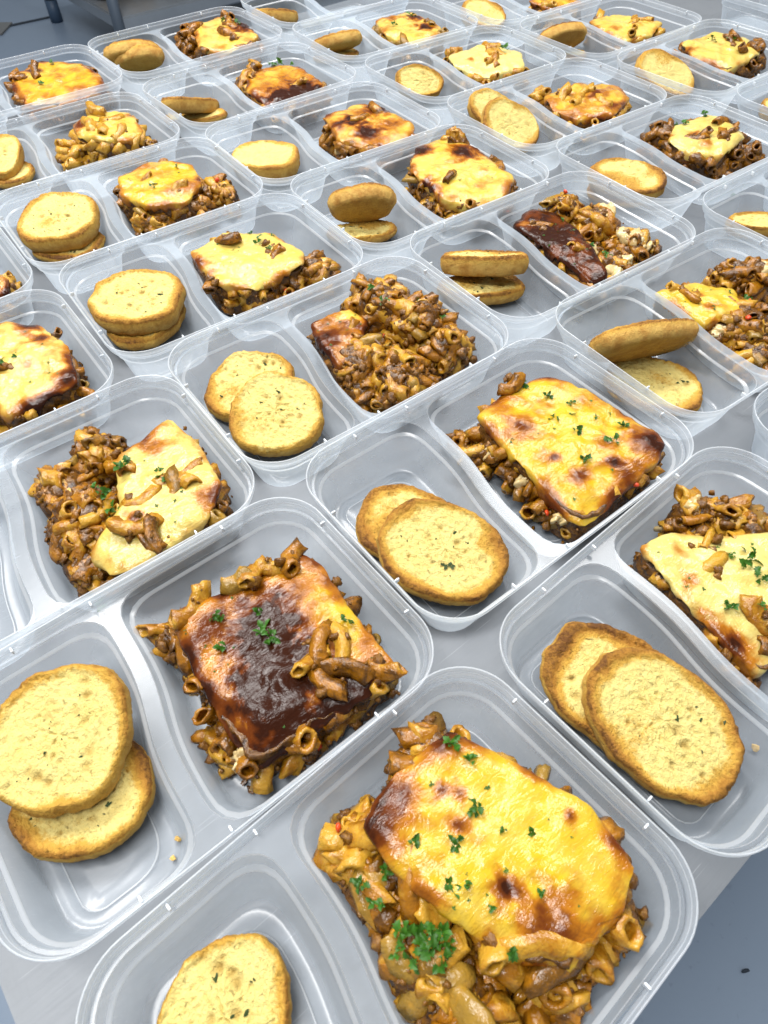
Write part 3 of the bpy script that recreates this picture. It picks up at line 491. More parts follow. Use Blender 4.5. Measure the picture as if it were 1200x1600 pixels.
def outline(side, d, n=96):
    cx = 43.0 if side > 0 else -64.0
    pts = []
    for i in range(n):
        # directions denser towards the corners
        t = 2 * math.pi * i / n
        ax, ay = (52 if side > 0 else 34) * math.cos(t), 60 * math.sin(t)
        l = math.hypot(ax, ay)
        ax, ay = ax / l, ay / l
        lo, hi = 0., 130.
        for _ in range(26):
            mid = (lo + hi) / 2
            if comp_f(side, cx + ax * mid, ay * mid) < -d:
                lo = mid
            else:
                hi = mid
        pts.append((cx + ax * lo, ay * lo))
    return pts


def loft(bm, loops, cap=True, white=()):
    prev = None
    for li, lp in enumerate(loops):
        ring = [bm.verts.new(Vector(p) * MM) for p in lp]
        if prev:
            n = len(ring)
            for i in range(n):
                fc = bm.faces.new((prev[i], prev[(i + 1) % n], ring[(i + 1) % n], ring[i]))
                if li - 1 in white:
                    fc.material_index = 1
        prev = ring
    if cap:
        c = sum((v.co for v in prev), Vector()) / len(prev)
        cv = bm.verts.new(c)
        n = len(prev)
        for i in range(n):
            bm.faces.new((prev[i], prev[(i + 1) % n], cv))


LEV = [(34.3, 0), (33.6, .35), (27.0, 1.5), (26.5, 1.8), (26.2, 3.3), (25.4, 3.8), (14, 6.4), (4.2, 8.6), (2.2, 9.4), (1.0, 10.8), (.7, 12.6),
       (.7, 17.0), (1.0, 17.5), (1.5, 18.0), (1.6, 18.6), (1.2, 19.3), (1.2, 26)]


def make_comp(side, name):
    bm = bmesh.new()
    loft(bm, [[(x, y, z) for x, y in outline(side, d)] for z, d in LEV], True, (0, 3, 4, 13))
    return finish(bm, name)


def rrect(hl, hw, r, n=12):
    pts = []
    for k, (sx, sy) in enumerate(((1, 1), (-1, 1), (-1, -1), (1, -1))):
        for i in range(n + 1):
            a = k * math.pi / 2 + i / n * math.pi / 2
            pts.append((sx * (hl - r) + r * math.cos(a), sy * (hw - r) + r * math.sin(a)))
    return pts


ME_L, ME_R = make_comp(-1, 'bread_compartment'), make_comp(1, 'main_compartment')
bm = bmesh.new()
es = []
for lp in (rrect(CL - 2.6, CW - 2.6, CR - 2.2), outline(-1, 0), outline(1, 0)):
    vs = [bm.verts.new((x * MM, y * MM, 34.3 * MM)) for x, y in lp]
    es += [bm.edges.new((vs[i], vs[(i + 1) % len(vs)])) for i in range(len(vs))]
bmesh.ops.triangle_fill(bm, use_beauty=True, edges=es)
ME_D = finish(bm, 'divider_ledge', False)
bm = bmesh.new()
prof = [(-2.55, 34.25), (-2.15, 36.4), (-1.75, 38.7), (-1.35, 39.0), (-1.15, 39.3), (-.95, 41.4), (-.75, 41.9), (-.35, 42.1), (.05, 41.9), (.15, 41.4),
        (.0, 39.2), (-.35, 38.6), (-.75, 38.2), (-1.2, 36.2), (-1.6, 34.6), (-1.9, 34.0)]
loops = [[(x, y, z) for x, y in rrect(CL + o, CW + o, CR + o)] for o, z in prof]
loft(bm, loops + [loops[0]], False, (2, 6, 7))
bmesh.ops.remove_doubles(bm, verts=bm.verts, dist=1e-6)
ME_RIM = finish(bm, 'rim')
bm = bmesh.new()
box(bm, (0, 0, 0), (.0009, .0030, .0034), None, .0003)
ME_TAB = finish(bm, 'rim_tab', False)
for me, k in ((ME_L, 'tub'), (ME_R, 'tub'), (ME_D, 'tub'), (ME_RIM, 'rim'), (ME_TAB, 'tab')):
    me.materials.append(M[k])
    me.materials.append(M['edge'])
TABS = [(-62, 1, 0), (62, 1, 0), (-62, -1, 0), (62, -1, 0), (1, -38, 1), (1, 38, 1), (-1, -30, 1), (-1, 30, 1), (-19, 1, 0), (-19, -1, 0)]

CLABEL = {
    'A': 'plastic container at the table corner holding golden bake over spilled saucy macaroni and parsley',
    'B': 'plastic container holding the square dark-browned bake topped with macaroni curls and two stacked toasts',
    'C': 'plastic container holding golden square bake with brown corner and overlapping oval toasts',
    'D': 'plastic container at the table edge holding creamy bake and two steep leaning oval toasts',
    'E': 'plastic container with creamy pale bake and much parsley, beside the dark-browned bake container',
    'F': 'plastic container holding the tall loose macaroni heap and two round pale toasts',
    'G': 'plastic container with a toast propped on its divider and cheese-capped macaroni',
    'H': 'plastic container with black-burnt cheese, creamy macaroni and two stacked thick toasts',
    'I': 'plastic container with yellow bake marked by black patches and one toast tipped on edge',
    'J': 'plastic container with one thick pale round toast and black-streaked bake',
    'K': 'plastic container with bake charred on one half and two stacked toasts seen edge on',
    'L': 'plastic container at the far table edge with two crust-up toasts and macaroni bake',
    'M': 'plastic container at the far table edge showing only an evenly golden bake',
    'N': 'plastic container with crumbled bake of fine macaroni, behind the big round toast container',
    'O': 'plastic container with the largest round toast and orange-yellow bake with spilled macaroni',
    'P': 'plastic container with thick round toast marked by one dark raisin-like spot and pale yellow bake',
    'Q': 'plastic container with pale bake rimmed by dark crust, beside the creamy parsley bake container',
    'R2': 'plastic container showing only its corner with a scrap of brown bake',
    'S': 'plastic container with brown-rimmed oval toast resting on the divider and creamy parsley bake',
    'T2': 'plastic container with a single dark-edged toast, its bake side cut off',
    'U': 'plastic container with two upright leaning oval toasts and mottled brown-yellow bake',
    'V': 'plastic container with white creamy bake and one toast standing against another',
    'W': 'plastic container with a flat bun-like toast tipped over another and dark-striped small bake',
    'X': 'plastic container with a brown-backed toast turned face down and pale parsley-topped bake',
    'Y': 'plastic container with two leaning oval toasts and pale bake with two parsley sprigs',
    'Z': 'plastic container showing only its bread end with one small toast',
    'AA': 'plastic container in the far corner showing only macaroni bake',
    'AB': 'plastic container beyond the bun-like toast container showing one pale toast',
    'AC': 'plastic container beyond the turned-over toast container showing one upright toast',
    'G2': 'empty-looking plastic container corner beside the propped toast container',
}
BLABEL = {
    'A': 'large golden cheese macaroni bake spilling sauce and macaroni, thick parsley in the gap',
    'B': 'square macaroni bake with glossy dark brown burnt top and macaroni curls on it',
    'C': 'neat square golden macaroni bake with brown corner and scattered parsley',
    'D': 'creamy white cheese macaroni bake beside the steep leaning oval toasts',
    'E': 'creamy bake with parsley sprigs and macaroni fallen out on one side',
    'F': 'tall loose heap of saucy macaroni with little cheese, beside two round toasts',
    'G': 'smooth yellow cheese cap with macaroni piled against it, beside the propped toast',
    'H': 'macaroni bake with black burnt cheese sheet and white creamy side',
    'I': 'yellow bake with three black burnt patches and macaroni knob on top',
    'J': 'bake with slanting black burnt streaks beside the single pale round toast',
    'K': 'bake charred black on one half with parsley on the other',
    'L': 'macaroni bake with one dark brown cheese flap at the far table edge',
    'M': 'evenly golden cheese bake at the far table edge without bread in view',
    'N': 'crumbled bake with cheese sheet behind and fine macaroni in front',
    'O': 'orange-yellow domed cheese bake with macaroni heap, beside the largest round toast',
    'P': 'pale yellow cheese bake with one brown bit and parsley, beside the dark-spotted toast',
    'Q': 'pale cheese bake with dark brown crust edges, cut off by the picture border',
    'R2': 'scrap of brown macaroni bake in a container corner',
    'S': 'pale creamy bake with big parsley sprig, beside the toast resting on the divider',
    'U': 'mottled brown and yellow cheese bake beside two upright oval toasts',
    'V': 'white creamy bake with parsley beside an upright toast',
    'W': 'small pale bake with dark brown stripes and parsley',
    'X': 'pale bake topped with parsley beside the face-down brown toast',
    'Y': 'pale cheese bake with two parsley sprigs beside two leaning oval toasts',
    'AA': 'macaroni bake in the far corner container',
    'AC': 'macaroni bake in the container beyond the face-down brown toast',
}
TLABEL = {
    'A': ['half-seen toast with tall rounded end beside the largest golden bake'],
    'B': ['large round toast lying on top of another beside the dark-browned bake', 'round toast half covered by another, beside the dark-browned bake'],
    'C': ['oval toast with a big dark herb flake, lying over another', 'darker toast underneath the one with the big herb flake'],
    'D': ['long oval toast at the table edge, leaning on another', 'brown toast behind the long oval one at the table edge'],
    'F': ['round pale toast in front, beside the loose macaroni heap', 'round toast behind, beside the loose macaroni heap'],
    'G': ['toast propped on edge against the container divider', 'oval toast lying flat under the propped toast'],
    'H': ['thick toast on top of a stack beside the black-burnt bake', 'thick toast at the bottom of a stack beside the black-burnt bake'],
    'I': ['toast tipped on edge showing its brown crust, beside the black-patched bake', 'toast lying flat below the tipped one, beside the black-patched bake'],
    'J': ['single thick pale round toast beside the black-streaked bake'],
    'K': ['upper toast seen edge on beside the half-charred bake', 'lower toast seen edge on beside the half-charred bake'],
    'L': ['crust-up toast behind another at the far table edge', 'crust-up toast in front of another at the far table edge'],
    'N': ['toast standing in the container of the crumbled bake', 'toast lying under the standing one by the crumbled bake'],
    'O': ['largest round toast, thick and golden, beside the orange-yellow bake', 'brown toast hidden under the largest round toast'],
    'P': ['thick round toast with one dark spot beside the pale yellow bake', 'toast underneath the thick dark-spotted one'],
    'S': ['oval toast with broad dark brown rim resting on the divider', 'dark toast underneath the one resting on the divider'],
    'T2': ['single dark-edged toast cut off by the picture border'],
    'U': ['front upright oval toast beside the mottled bake', 'rear upright oval toast beside the mottled bake'],
    'V': ['toast standing upright in front beside the white creamy bake', 'toast mostly hidden behind the upright one by the white creamy bake'],
    'W': ['bun-like toast tipped over another beside the striped bake', 'flat toast under the bun-like one'],
    'X': ['toast turned face down showing its smooth brown back', 'small toast lying beside the face-down brown one'],
    'Y': ['front leaning oval toast beside the pale bake with two parsley sprigs', 'rear leaning toast beside the pale bake with two parsley sprigs'],
    'Z': ['small toast in the container showing only its bread end'],
    'AB': ['pale toast beyond the bun-like toast container'],
    'AC': ['upright toast beyond the face-down brown toast'],
}

# ------------------------------------------------------------------ macaroni, mince, parsley meshes
rnd = random.Random(7)


def macaroni(seed, na=16, nl=7):
    r_ = random.Random(seed)
    arc = r_.uniform(12, 18)
    ang = r_.uniform(19, 27) / arc
    ro, ri = r_.uniform(4.5, 5.3), r_.uniform(2.5, 3.1)
    sq = r_.uniform(.58, .95)
    vs, fs = [], []
    rings = []

    def ring(s, rad, ridge):
        a = (s - .5) * ang
        c = Vector((arc * math.sin(a), arc * (math.cos(a) - 1) + arc * .12, 0))
        nx = Vector((math.sin(a), math.cos(a), 0))
        idx = []
        for k in range(na):
            t = 2 * math.pi * k / na
            rr = rad + (ridge if k % 2 else -ridge)
            p = c + nx * (rr * math.cos(t)) + Vector((0, 0, rr * sq * math.sin(t)))
            p += Vector((fbm(p * .16 + Vector((seed * 9., 0, 0))), fbm(p * .16 + Vector((0, seed * 9., 0))), fbm(p * .16 + Vector((3, 3, seed * 9.))))) * 1.5
            vs.append(p * MM)
            idx.append(len(vs) - 1)
        rings.append(idx)
    for i in range(nl):
        s = i / (nl - 1)
        ring(s, ro * (1 - .04 * (abs(s - .5) * 2) ** 6), .2)
    for i in (nl - 1, nl - 1.6, nl * .5, .6, 0):
        ring(min(1, max(0, i / (nl - 1))), ri, 0)
    n = len(rings)
    for j in range(n):
        A, B = rings[j], rings[(j + 1) % n]
        for k in range(na):
            fs.append((A[k], A[(k + 1) % na], B[(k + 1) % na], B[k]))
    return pydata('macaroni', vs, fs)


MAC = [macaroni(i + 1) for i in range(9)]
for me in MAC:
    me.materials.append(M['pasta'])
MACLOW = [macaroni(i + 31, 8, 4) for i in range(6)]


def rand_rot(r_):
    return Matrix.Rotation(r_.uniform(0, 6.283), 3, 'Z') @ Matrix.Rotation(r_.uniform(0, 6.283), 3, 'X') @ Matrix.Rotation(r_.uniform(0, 6.283), 3, 'Y')


def lump(vs, fs, c, r, r_, flat=.8, seg=(7, 5), mask=None, mk=None, amp=.35):
    """append one uneven lump (mm) to the lists"""
    na, nr = seg
    b = len(vs)
    q = rand_rot(r_)
    so = Vector((r_.uniform(-50, 50), r_.uniform(-50, 50), 0))
    for i in range(1, nr):
        ph = math.pi * i / nr
        for k in range(na):
            t = 2 * math.pi * k / na
            d = Vector((math.sin(ph) * math.cos(t), math.sin(ph) * math.sin(t), math.cos(ph) * flat))
            d *= r * (1 + amp * fbm(d * 1.6 + so, 2))
            vs.append((q @ d + Vector(c)) * MM)
    for s, z in ((1, 1), (-1, -1)):
        vs.append((q @ Vector((0, 0, r * flat * z)) + Vector(c)) * MM)
    n = (nr - 1) * na
    for i in range(nr - 2):
        for k in range(na):
            fs.append((b + i * na + k, b + (i + 1) * na + k, b + (i + 1) * na + (k + 1) % na, b + i * na + (k + 1) % na))
    for k in range(na):
        fs.append((b + n, b + k, b + (k + 1) % na))
        e = b + (nr - 2) * na
        fs.append((b + n + 1, e + (k + 1) % na, e + k))


def parsley(seed):
    """a chopped sprig: a few stalked leaflets with three toothed lobes each; unit = about 10 mm wide"""
    r_ = random.Random(seed)
    vs, fs = [], []
    for k in range(r_.randint(5, 9)):
        yaw, pit = r_.uniform(0, 6.28), r_.uniform(-.1, .75)
        q = Matrix.Rotation(yaw, 3, 'Z') @ Matrix.Rotation(-pit, 3, 'Y') @ Matrix.Rotation(r_.uniform(-.7, .7), 3, 'X')
        off = Vector((r_.uniform(-2.4, 2.4), r_.uniform(-2.4, 2.4), r_.uniform(.1, 1.3)))
        L = r_.uniform(2.6, 4.6)
        prof = [(0, .10), (.22, .16), (.30, .62), (.44, .34), (.52, .66), (.66, .36), (.80, .34), (.88, .14), (1, 0)]
        b = len(vs)
        for (x, w) in prof:
            zc = .5 * math.sin(x * 3.0) * L * .25
            for sg in (1, 0, -1):
                vs.append((q @ Vector((x * L, sg * w * L * .62, zc + abs(sg) * w * L * .22)) + off) * MM)
        for i in range(len(prof) - 1):
            a = b + i * 3
            fs.append((a, a + 1, a + 4, a + 3))
            fs.append((a + 1, a + 2, a + 5, a + 4))
    me = pydata('parsley', vs, fs, False)
    return me


PAR = [parsley(50 + i) for i in range(7)]
for me in PAR:
    me.materials.append(M['pars'])


def fleck(seed):
    r_ = random.Random(seed)
    n = 9
    vs = [Vector((0, 0, .5)) * MM]
    for k in range(n):
        t = 6.283 * k / n
        rr = r_.uniform(.7, 1.9)
        vs.append(Vector((rr * math.cos(t), rr * math.sin(t) * .6, r_.uniform(-.2, .3))) * MM)
    vs.append(Vector((0, 0, -.5)) * MM)
    fs = [(0, 1 + k, 1 + (k + 1) % n) for k in range(n)] + [(n + 1, 1 + (k + 1) % n, 1 + k) for k in range(n)]
    me = pydata('herb_fleck', vs, fs, False)
    me.materials.append(M['dry'])
    return me


FLK = [fleck(80 + i) for i in range(5)]


def smooth(a, b, x):
    t = min(1, max(0, (x - a) / (b - a)))
    return t * t * (3 - 2 * t)


# ------------------------------------------------------------------ bread
def make_bread(d, seed, near):
    """toast slice: cut face up at z = 0, crumb to -t; returns mesh in its own frame"""
    r_ = random.Random(seed)
    a, b, t = d['a'], d['b'], d['t'] * .86
    NA, NR = (144, 40) if near else (56, 14)
    so = Vector((seed * 3.7, seed * 1.3, 0))
    ex = r_.uniform(2.1, 2.5)

    def rad(th):
        c, s = abs(math.cos(th)), abs(math.sin(th))
        r0 = (c ** ex + s ** ex) ** (-1 / ex)
        v = Vector((math.cos(th), math.sin(th), 0))
        return r0 * (1 + .10 * mn.noise(v * .9 + so) + .045 * mn.noise(v * 2.6 + so) + .022 * mn.noise(v * 7 + so) + .014 * mn.noise(v * 19 + so))
    holes = [(r_.uniform(-.7, .7) * a, r_.uniform(-.7, .7) * b, r_.uniform(1.0, 2.6), r_.uniform(.7, 1.8)) for _ in range(16 if near else 3)]
    vs, fs, mk, rings = [], [], [], []

    def zt(x, y, rho):
        p = Vector((x, y, 0))
        z = .9 * mn.noise(p * .05 + so) + .55 * mn.noise(p * .22 + so) + .35 * mn.noise(p * .55 + so) + .30 * mn.noise(p * 1.3 + so)
        po = mn.noise(p * .42 + so) + .5 * mn.noise(p * .9 + so)
        if po < -.22:
            z += max(-1.2, (po + .22) * 3.4)
        z += (.5 + rho) * .35 * mn.noise(p * 2.2 + so)
        for hx, hy, hr, hd in holes:
            q = ((x - hx) ** 2 + (y - hy) ** 2) / (hr * hr)
            if q < 4:
                z -= hd * math.exp(-q * 1.2)
        z += 1.3 * math.exp(-((rho - .93) / .07) ** 2) - 1.2 * max(0, rho - .955) / .045
        return z
    tn = d['k']
    so2 = so + Vector((31, 7, 0))
    for j in range(NR + 1):
        rho = (j / NR) ** .8
        idx = []
        for k in range(NA):
            th = 2 * math.pi * k / NA
            rr = rad(th)
            x, y = a * rr * rho * math.cos(th), b * rr * rho * math.sin(th)
            idx.append(len(vs))
            vs.append(Vector((x, y, zt(x, y, rho))))
            e = max(0, (rho - .62) / .36)
            pat = mn.noise(Vector((x, y, 0)) * .035 + so2)
            po = mn.noise(Vector((x, y, 0)) * .42 + so) + .5 * mn.noise(Vector((x, y, 0)) * .9 + so)
            hm = 0.
            for hx, hy, hr, hd in holes:
                hm = max(hm, math.exp(-((x - hx) ** 2 + (y - hy) ** 2) / (hr * hr)) * hd * .5)
            mk.append((min(1.1, -.22 + tn * .44 + 1.0 * e ** 1.8 * (.55 + tn) + .95 * (.3 + tn) * pat), 0., min(.75, hm + .18 * smooth(-.3, -.65, po) * (1 - .5 * rho))))
        rings.append(idx)
    NS = 7
    for j in range(1, NS + 1):
        s = j / NS
        bul = 1 + .028 * math.sin(s * math.pi) - .085 * s ** 3
        idx = []
        for k in range(NA):
            th = 2 * math.pi * k / NA
            rr = rad(th) * bul
            x, y = a * rr * math.cos(th), b * rr * math.sin(th)
            p = Vector((x, y, -t * s))
            f = .5 * mn.noise(p * .2 + so) + .25 * mn.noise(p * .6 + so)
            x += f * math.cos(th)
            y += f * math.sin(th)
            idx.append(len(vs))
            vs.append(Vector((x, y, -t * s - .8)))
            mk.append((.55, min(1., s * 2.2)))
        rings.append(idx)
    for rho in (.80, .5, .2):
        idx = []
        for k in range(NA):
            th = 2 * math.pi * k / NA
            rr = rad(th)
            x, y = a * rr * rho * math.cos(th), b * rr * rho * math.sin(th)
            idx.append(len(vs))
            vs.append(Vector((x, y, -t - .8 - .9 + .5 * mn.noise(Vector((x, y, 9)) * .2 + so))))
            mk.append((.5 + .3 * tn, .25))
        rings.append(idx)
    for A, B in zip(rings, rings[1:]):
        for k in range(NA):
            fs.append((A[k], B[k], B[(k + 1) % NA], A[(k + 1) % NA]))
    fs.append(tuple(reversed(rings[-1])))
    me = pydata('bread', [v * MM for v in vs], fs, True, mk)
    me.materials.append(M['bread'])
    return me, holes, zt


# ------------------------------------------------------------------ macaroni bake
def star(poly, n):
    cx = sum(p[0] for p in poly) / len(poly)
    cy_ = sum(p[1] for p in poly) / len(poly)
    rs = []
    for k in range(n):
        th = 2 * math.pi * k / n
        dx, dy = math.cos(th), math.sin(th)
        best = 4.
        for (x1, y1), (x2, y2) in zip(poly, poly[1:] + poly[:1]):
            x1, y1, x2, y2 = x1 - cx, y1 - cy_, x2 - cx, y2 - cy_
            ex, ey = x2 - x1, y2 - y1
            den = dx * ey - dy * ex
            if abs(den) < 1e-9:
                continue
            t = (x1 * ey - y1 * ex) / den
            u = (x1 * dy - y1 * dx) / den
            if t > 0 and -1e-6 <= u <= 1 + 1e-6:
                best = max(best, t)
        rs.append(best)
    for _ in range(1):
        rs = [.25 * rs[k - 1] + .5 * rs[k] + .25 * rs[(k + 1) % n] for k in range(n)]
    return cx, cy_, rs


def wall_d(z):
    for (z1, d1), (z0, d0) in zip(LEV, LEV[1:]):
        if z >= z0:
            return d1 + (d0 - d1) * min(1, max(0, (z1 - z) / max(1e-6, z1 - z0)))
        if z0 < 1:
            break
    return 12.0


def inside(p, r):
    """push a point (mm) with radius r into the main compartment"""
    for _ in range(30):
        f = comp_f(1, p.x, p.y) + wall_d(max(1.0, p.z - r * .5)) + r
        if f <= 0:
            break
        g = Vector((comp_f(1, p.x + .5, p.y) - comp_f(1, p.x - .5, p.y), comp_f(1, p.x, p.y + .5) - comp_f(1, p.x, p.y - .5), 0))
        if g.length < 1e-6:
            g = Vector((p.x - 43, p.y, 0))
        p = p - g.normalized() * min(f, 2.0)
    return p


def make_bake(key, bk, root):
    seed = sum(ord(c) * 17 for c in key)
    r_ = random.Random(seed)
    near = bk['near']
    so = Vector((seed * .37, seed * .11, 0))
    Z = bk['z']
    N = 120 if near else 90
    bk['poly'] = [inside(Vector((x, y, 30)), 2.0).xy[:] for x, y in bk['poly']]
    cx, cy_, rs = star(bk['poly'], N)
    HP = [(*inside(Vector((x, y, 12)), r * .8).xy, r, h) for x, y, r, h in bk['heaps']]
    fd = bk['fd']
    # ragged edge
    er = [rs[k] * (1 + .030 * mn.noise(Vector((math.cos(6.283 * k / N) * 2.2, math.sin(6.283 * k / N) * 2.2, 3)) + so)
                   + .030 * mn.noise(Vector((math.cos(6.283 * k / N) * 9, math.sin(6.283 * k / N) * 8, 5)) + so)) for k in range(N)]

    def ztop(x, y, s):
        p = Vector((x, y, 0))
        z = Z + 2.2 * mn.noise(p * .035 + so) + 1.3 * mn.noise(p * .085 + so) + .6 * mn.noise(p * .2 + so) + (1.5 if near else 2.6) * (.45 - mn.voronoi(p * .075 + so)[0][0])
        tt = max(0., (x - cx) * fd[0] + (y - cy_) * fd[1])
        return z - 2.6 * s ** 9 - bk.get('sl', .0022) * tt * tt

    # --- core of sauce and pasta under the cheese and under each heap
    vs, fs = [], []
    NC = 110 if near else 60
    rc = [er[int(k * N / NC)] for k in range(NC)]
    rings = []
    prof = [(0.0, Z - 4.5), (.5, Z - 4.5), (.86, Z - 5.), (.94, Z - 7.5)] + [(.965 + .02 * i / 12, (Z - 9) * (1 - i / 12) + 1.2) for i in range(13)]
    for f, z in prof:
        idx = []
        for k in range(NC):
            th = 6.283185 * k / NC
            x, y = rc[k] * f * math.cos(th), rc[k] * f * math.sin(th)
            l = 2.6 * fbm(Vector((x, y, z)) * .17 + so, 4) if f > .6 else 0
            x += l * math.cos(th)
            y += l * math.sin(th)
            idx.append(len(vs))
            zz = z + (ztop(cx + x, cy_ + y, 0) - Z if z > Z - 6 else 0)
            vs.append(inside(Vector((cx + x, cy_ + y, max(1.2, zz))), .8) * MM)
        rings.append(idx)
    for A, B in zip(rings, rings[1:]):
        for k in range(NC):
            fs.append((A[k], B[k], B[(k + 1) % NC], A[(k + 1) % NC]))
    for hx, hy, hr, hh in HP:
        b = len(vs)
        n1, n2 = (44, 18) if near else (22, 9)
        for i in range(n2 + 1):
            s = i / n2
            for k in range(n1):
                th = 6.283185 * k / n1
                d = Vector((math.cos(th), math.sin(th), 0))
                rr = (hr - .5) * math.sin(s * math.pi / 2) ** .8
                rr *= 1 + .18 * mn.noise(d * 1.5 + so + Vector((hx, hy, 0)))
                z = (hh - 2.0) * math.cos(s * math.pi / 2) ** .75 + 1.2
                p = Vector((hx + d.x * rr, hy + d.y * rr, z))
                p += d * 1.5 * fbm(p * .2 + so, 3)
                p = inside(p, 1.0)
                p.z = max(1.2, p.z + 1.4 * fbm(p * .2 + so, 3))
                vs.append(p * MM)
        for i in range(n2):
            for k in range(n1):
                fs.append((b + i * n1 + k, b + (i + 1) * n1 + k, b + (i + 1) * n1 + (k + 1) % n1, b + i * n1 + (k + 1) % n1))
    me = pydata('sauce_base', vs, fs)
    link('sauce_base', me, root, M['sauce'])

    # --- cheese: a sheet over the top whose border sags down the sides
    vs, fs, mk, rings = [], [], [], []
    NT_, ND = (26, 7) if near else (20, 5)

    def mask(x, y, s, dr):
        p = Vector((x, y, 0))
        b = bk['base'] + .16 * mn.noise(p * .06 + so) + .10 * mn.noise(p * .15 + so)
        for sx, sy, sr, st in bk['spots']:
            wob = 1.05 + .55 * mn.noise(p * .14 + so + Vector((sx, sy, 0))) + .25 * mn.noise(p * .4 + so)
            q = ((x - sx) ** 2 + (y - sy) ** 2) / (sr * wob) ** 2
            b += st * math.exp(-q * (1.1 if st < 0 else 1.25))
        b += bk['edge'] * (smooth(.80, 1.0, s) * max(0, .45 + 1.5 * mn.noise(p * .05 + so * 2)) + .25 * dr)
        return (min(1.4, max(0, b)), bk['cream'], 0)
    for j in range(NT_ + 1):
        s = j / NT_
        idx = []
        for k in range(N):
            th = 6.283185 * k / N
            x, y = cx + er[k] * s * math.cos(th), cy_ + er[k] * s * math.sin(th)
            idx.append(len(vs))
            vs.append(Vector((x, y, ztop(x, y, s))) * MM)
            mk.append(mask(x, y, s, 0))
        rings.append(idx)
    for j in range(1, ND + 1):
        t = j / ND
        idx = []
        for k in range(N):
            th = 6.283185 * k / N
            d = Vector((math.cos(th), math.sin(th), 0))
            dl = 5.0 + 10 * mn.noise(d * 2.1 + so) + 7 * mn.noise(d * 6 + so) + 3 * mn.noise(d * 14 + so)
            dl = max(1.2, dl)
            o = 1.1 * math.sin(t * 2.4) - 1.6 * t * t
            x, y = cx + (er[k] + o) * d.x, cy_ + (er[k] + o) * d.y
            idx.append(len(vs))
            vs.append(Vector((x, y, ztop(x, y, 1) - dl * t)) * MM)
            mk.append(mask(x, y, 1, t))
        rings.append(idx)
    for A, B in zip(rings, rings[1:]):
        for k in range(N):
            fs.append((A[k], B[k], B[(k + 1) % N], A[(k + 1) % N]))
    me = pydata('cheese_top', vs, fs, True, mk)
    link('cheese_top', me, root, M['cheese'])

    # --- macaroni on the sides, on the heaps and on top
    spots = []          # (pos, outward normal)

    def try_add(p, n, gap):
        for q, _ in spots:
            if (q - p).length < gap:
                return
        p = inside(p, 7.0 * bk.get('ms', 1.))
        q = math.hypot(p.x - cx, p.y - cy_)
        k = int((math.atan2(p.y - cy_, p.x - cx) % 6.283185) / 6.283185 * N) % N
        if q < er[k] * .97 - 2.5 and p.z < Z + 4:
            return
        spots.append((p, n))
    gap = 6.6 if near else 8.5
    for hx, hy, hr, hh in sorted(HP, key=lambda h: -h[3]):
        for _ in range(int(hr * hr * (.5 if near else .3)) + 8):
            th, s = r_.uniform(0, 6.283), math.sqrt(r_.random())
            rr = hr * math.sin(s * math.pi / 2) ** .8
            z = (hh - 4) * math.cos(s * math.pi / 2) ** .75 + 2
            n = Vector((math.cos(th) * s, math.sin(th) * s, .35 + 1 - s)).normalized()
            try_add(Vector((hx + rr * math.cos(th), hy + rr * math.sin(th), max(4.5, z))), n, gap)
    per = sum(rs) / N * 6.28
    for _ in range(int(per * Z / 55)):
        k = r_.randrange(N)
        th = 6.283185 * k / N
        z = r_.uniform(4.5, Z - 10)
        rr = er[k] * (.96 + .03 * (1 - z / Z)) + r_.uniform(-3.0, -.2)
        try_add(Vector((cx + rr * math.cos(th), cy_ + rr * math.sin(th), z)), Vector((math.cos(th), math.sin(th), .25)).normalized(), gap + .6)
    for x, y in bk['top']:
        spots.append((Vector((x, y, Z + 3.2)), Vector((0, 0, 1))))
    for _ in range(bk.get('mix', 2)):        # macaroni half sunk in the melted cheese
        th, q = r_.uniform(0, 6.283), r_.uniform(.25, .93)
        k = int(th / 6.283185 * N) % N
        x, y = cx + er[k] * q * math.cos(th), cy_ + er[k] * q * math.sin(th)
        spots.append((Vector((x, y, ztop(x, y, q) - 1.0)), Vector((r_.uniform(-.2, .2), r_.uniform(-.2, .2), 1)).normalized()))
    jv, jf = [], []
    for p, n in spots:
        tv = n.orthogonal().normalized()
        tv = Matrix.Rotation(r_.uniform(0, 6.283), 3, n) @ tv
        if n.z < .5:           # cut side of the block: the tubes lie in layers
            tv = Vector((-n.y, n.x, r_.uniform(-.45, .45)))
            if r_.random() < .35:
                tv = n + Vector((r_.uniform(-.5, .5), r_.uniform(-.5, .5), r_.uniform(-.3, .3)))
        ax = (tv + n * r_.uniform(-.35, .6)).normalized()
        yv = n.cross(ax).normalized()
        zv = ax.cross(yv)
        q = Matrix((ax, yv, zv)).transposed() @ Matrix.Rotation(r_.uniform(-.9, .9), 3, 'X')
        sc = r_.uniform(.86, 1.15) * bk.get('ms', 1.12)
        if p.z < Z + 2:
            for _ in range(2):
                for sg in (1, -1):
                    tip = p + ax * sg * 9.5 * sc
                    p = p + (inside(tip, 5.0) - tip)
        if near:
            o = link('macaroni', r_.choice(MAC), root)
            o.location = (p - n * r_.uniform(.6, 4.2)) * MM
            o.rotation_euler = q.to_euler()
            o.scale = (sc * r_.uniform(.8, 1.15), sc * r_.uniform(.85, 1.1), sc)
        else:
            me = r_.choice(MACLOW)
            b = len(jv)
            jv += [q @ v.co * sc + p * MM for v in me.vertices]
            jf += [tuple(b + i for i in f.vertices) for f in me.polygons]
    if jv:
        o = link('macaroni', pydata('macaroni_pieces', jv, jf), root, M['pasta'])
        o['kind'] = 'stuff'
    # --- mince and sauce lumps between the macaroni
    vs, fs = [], []
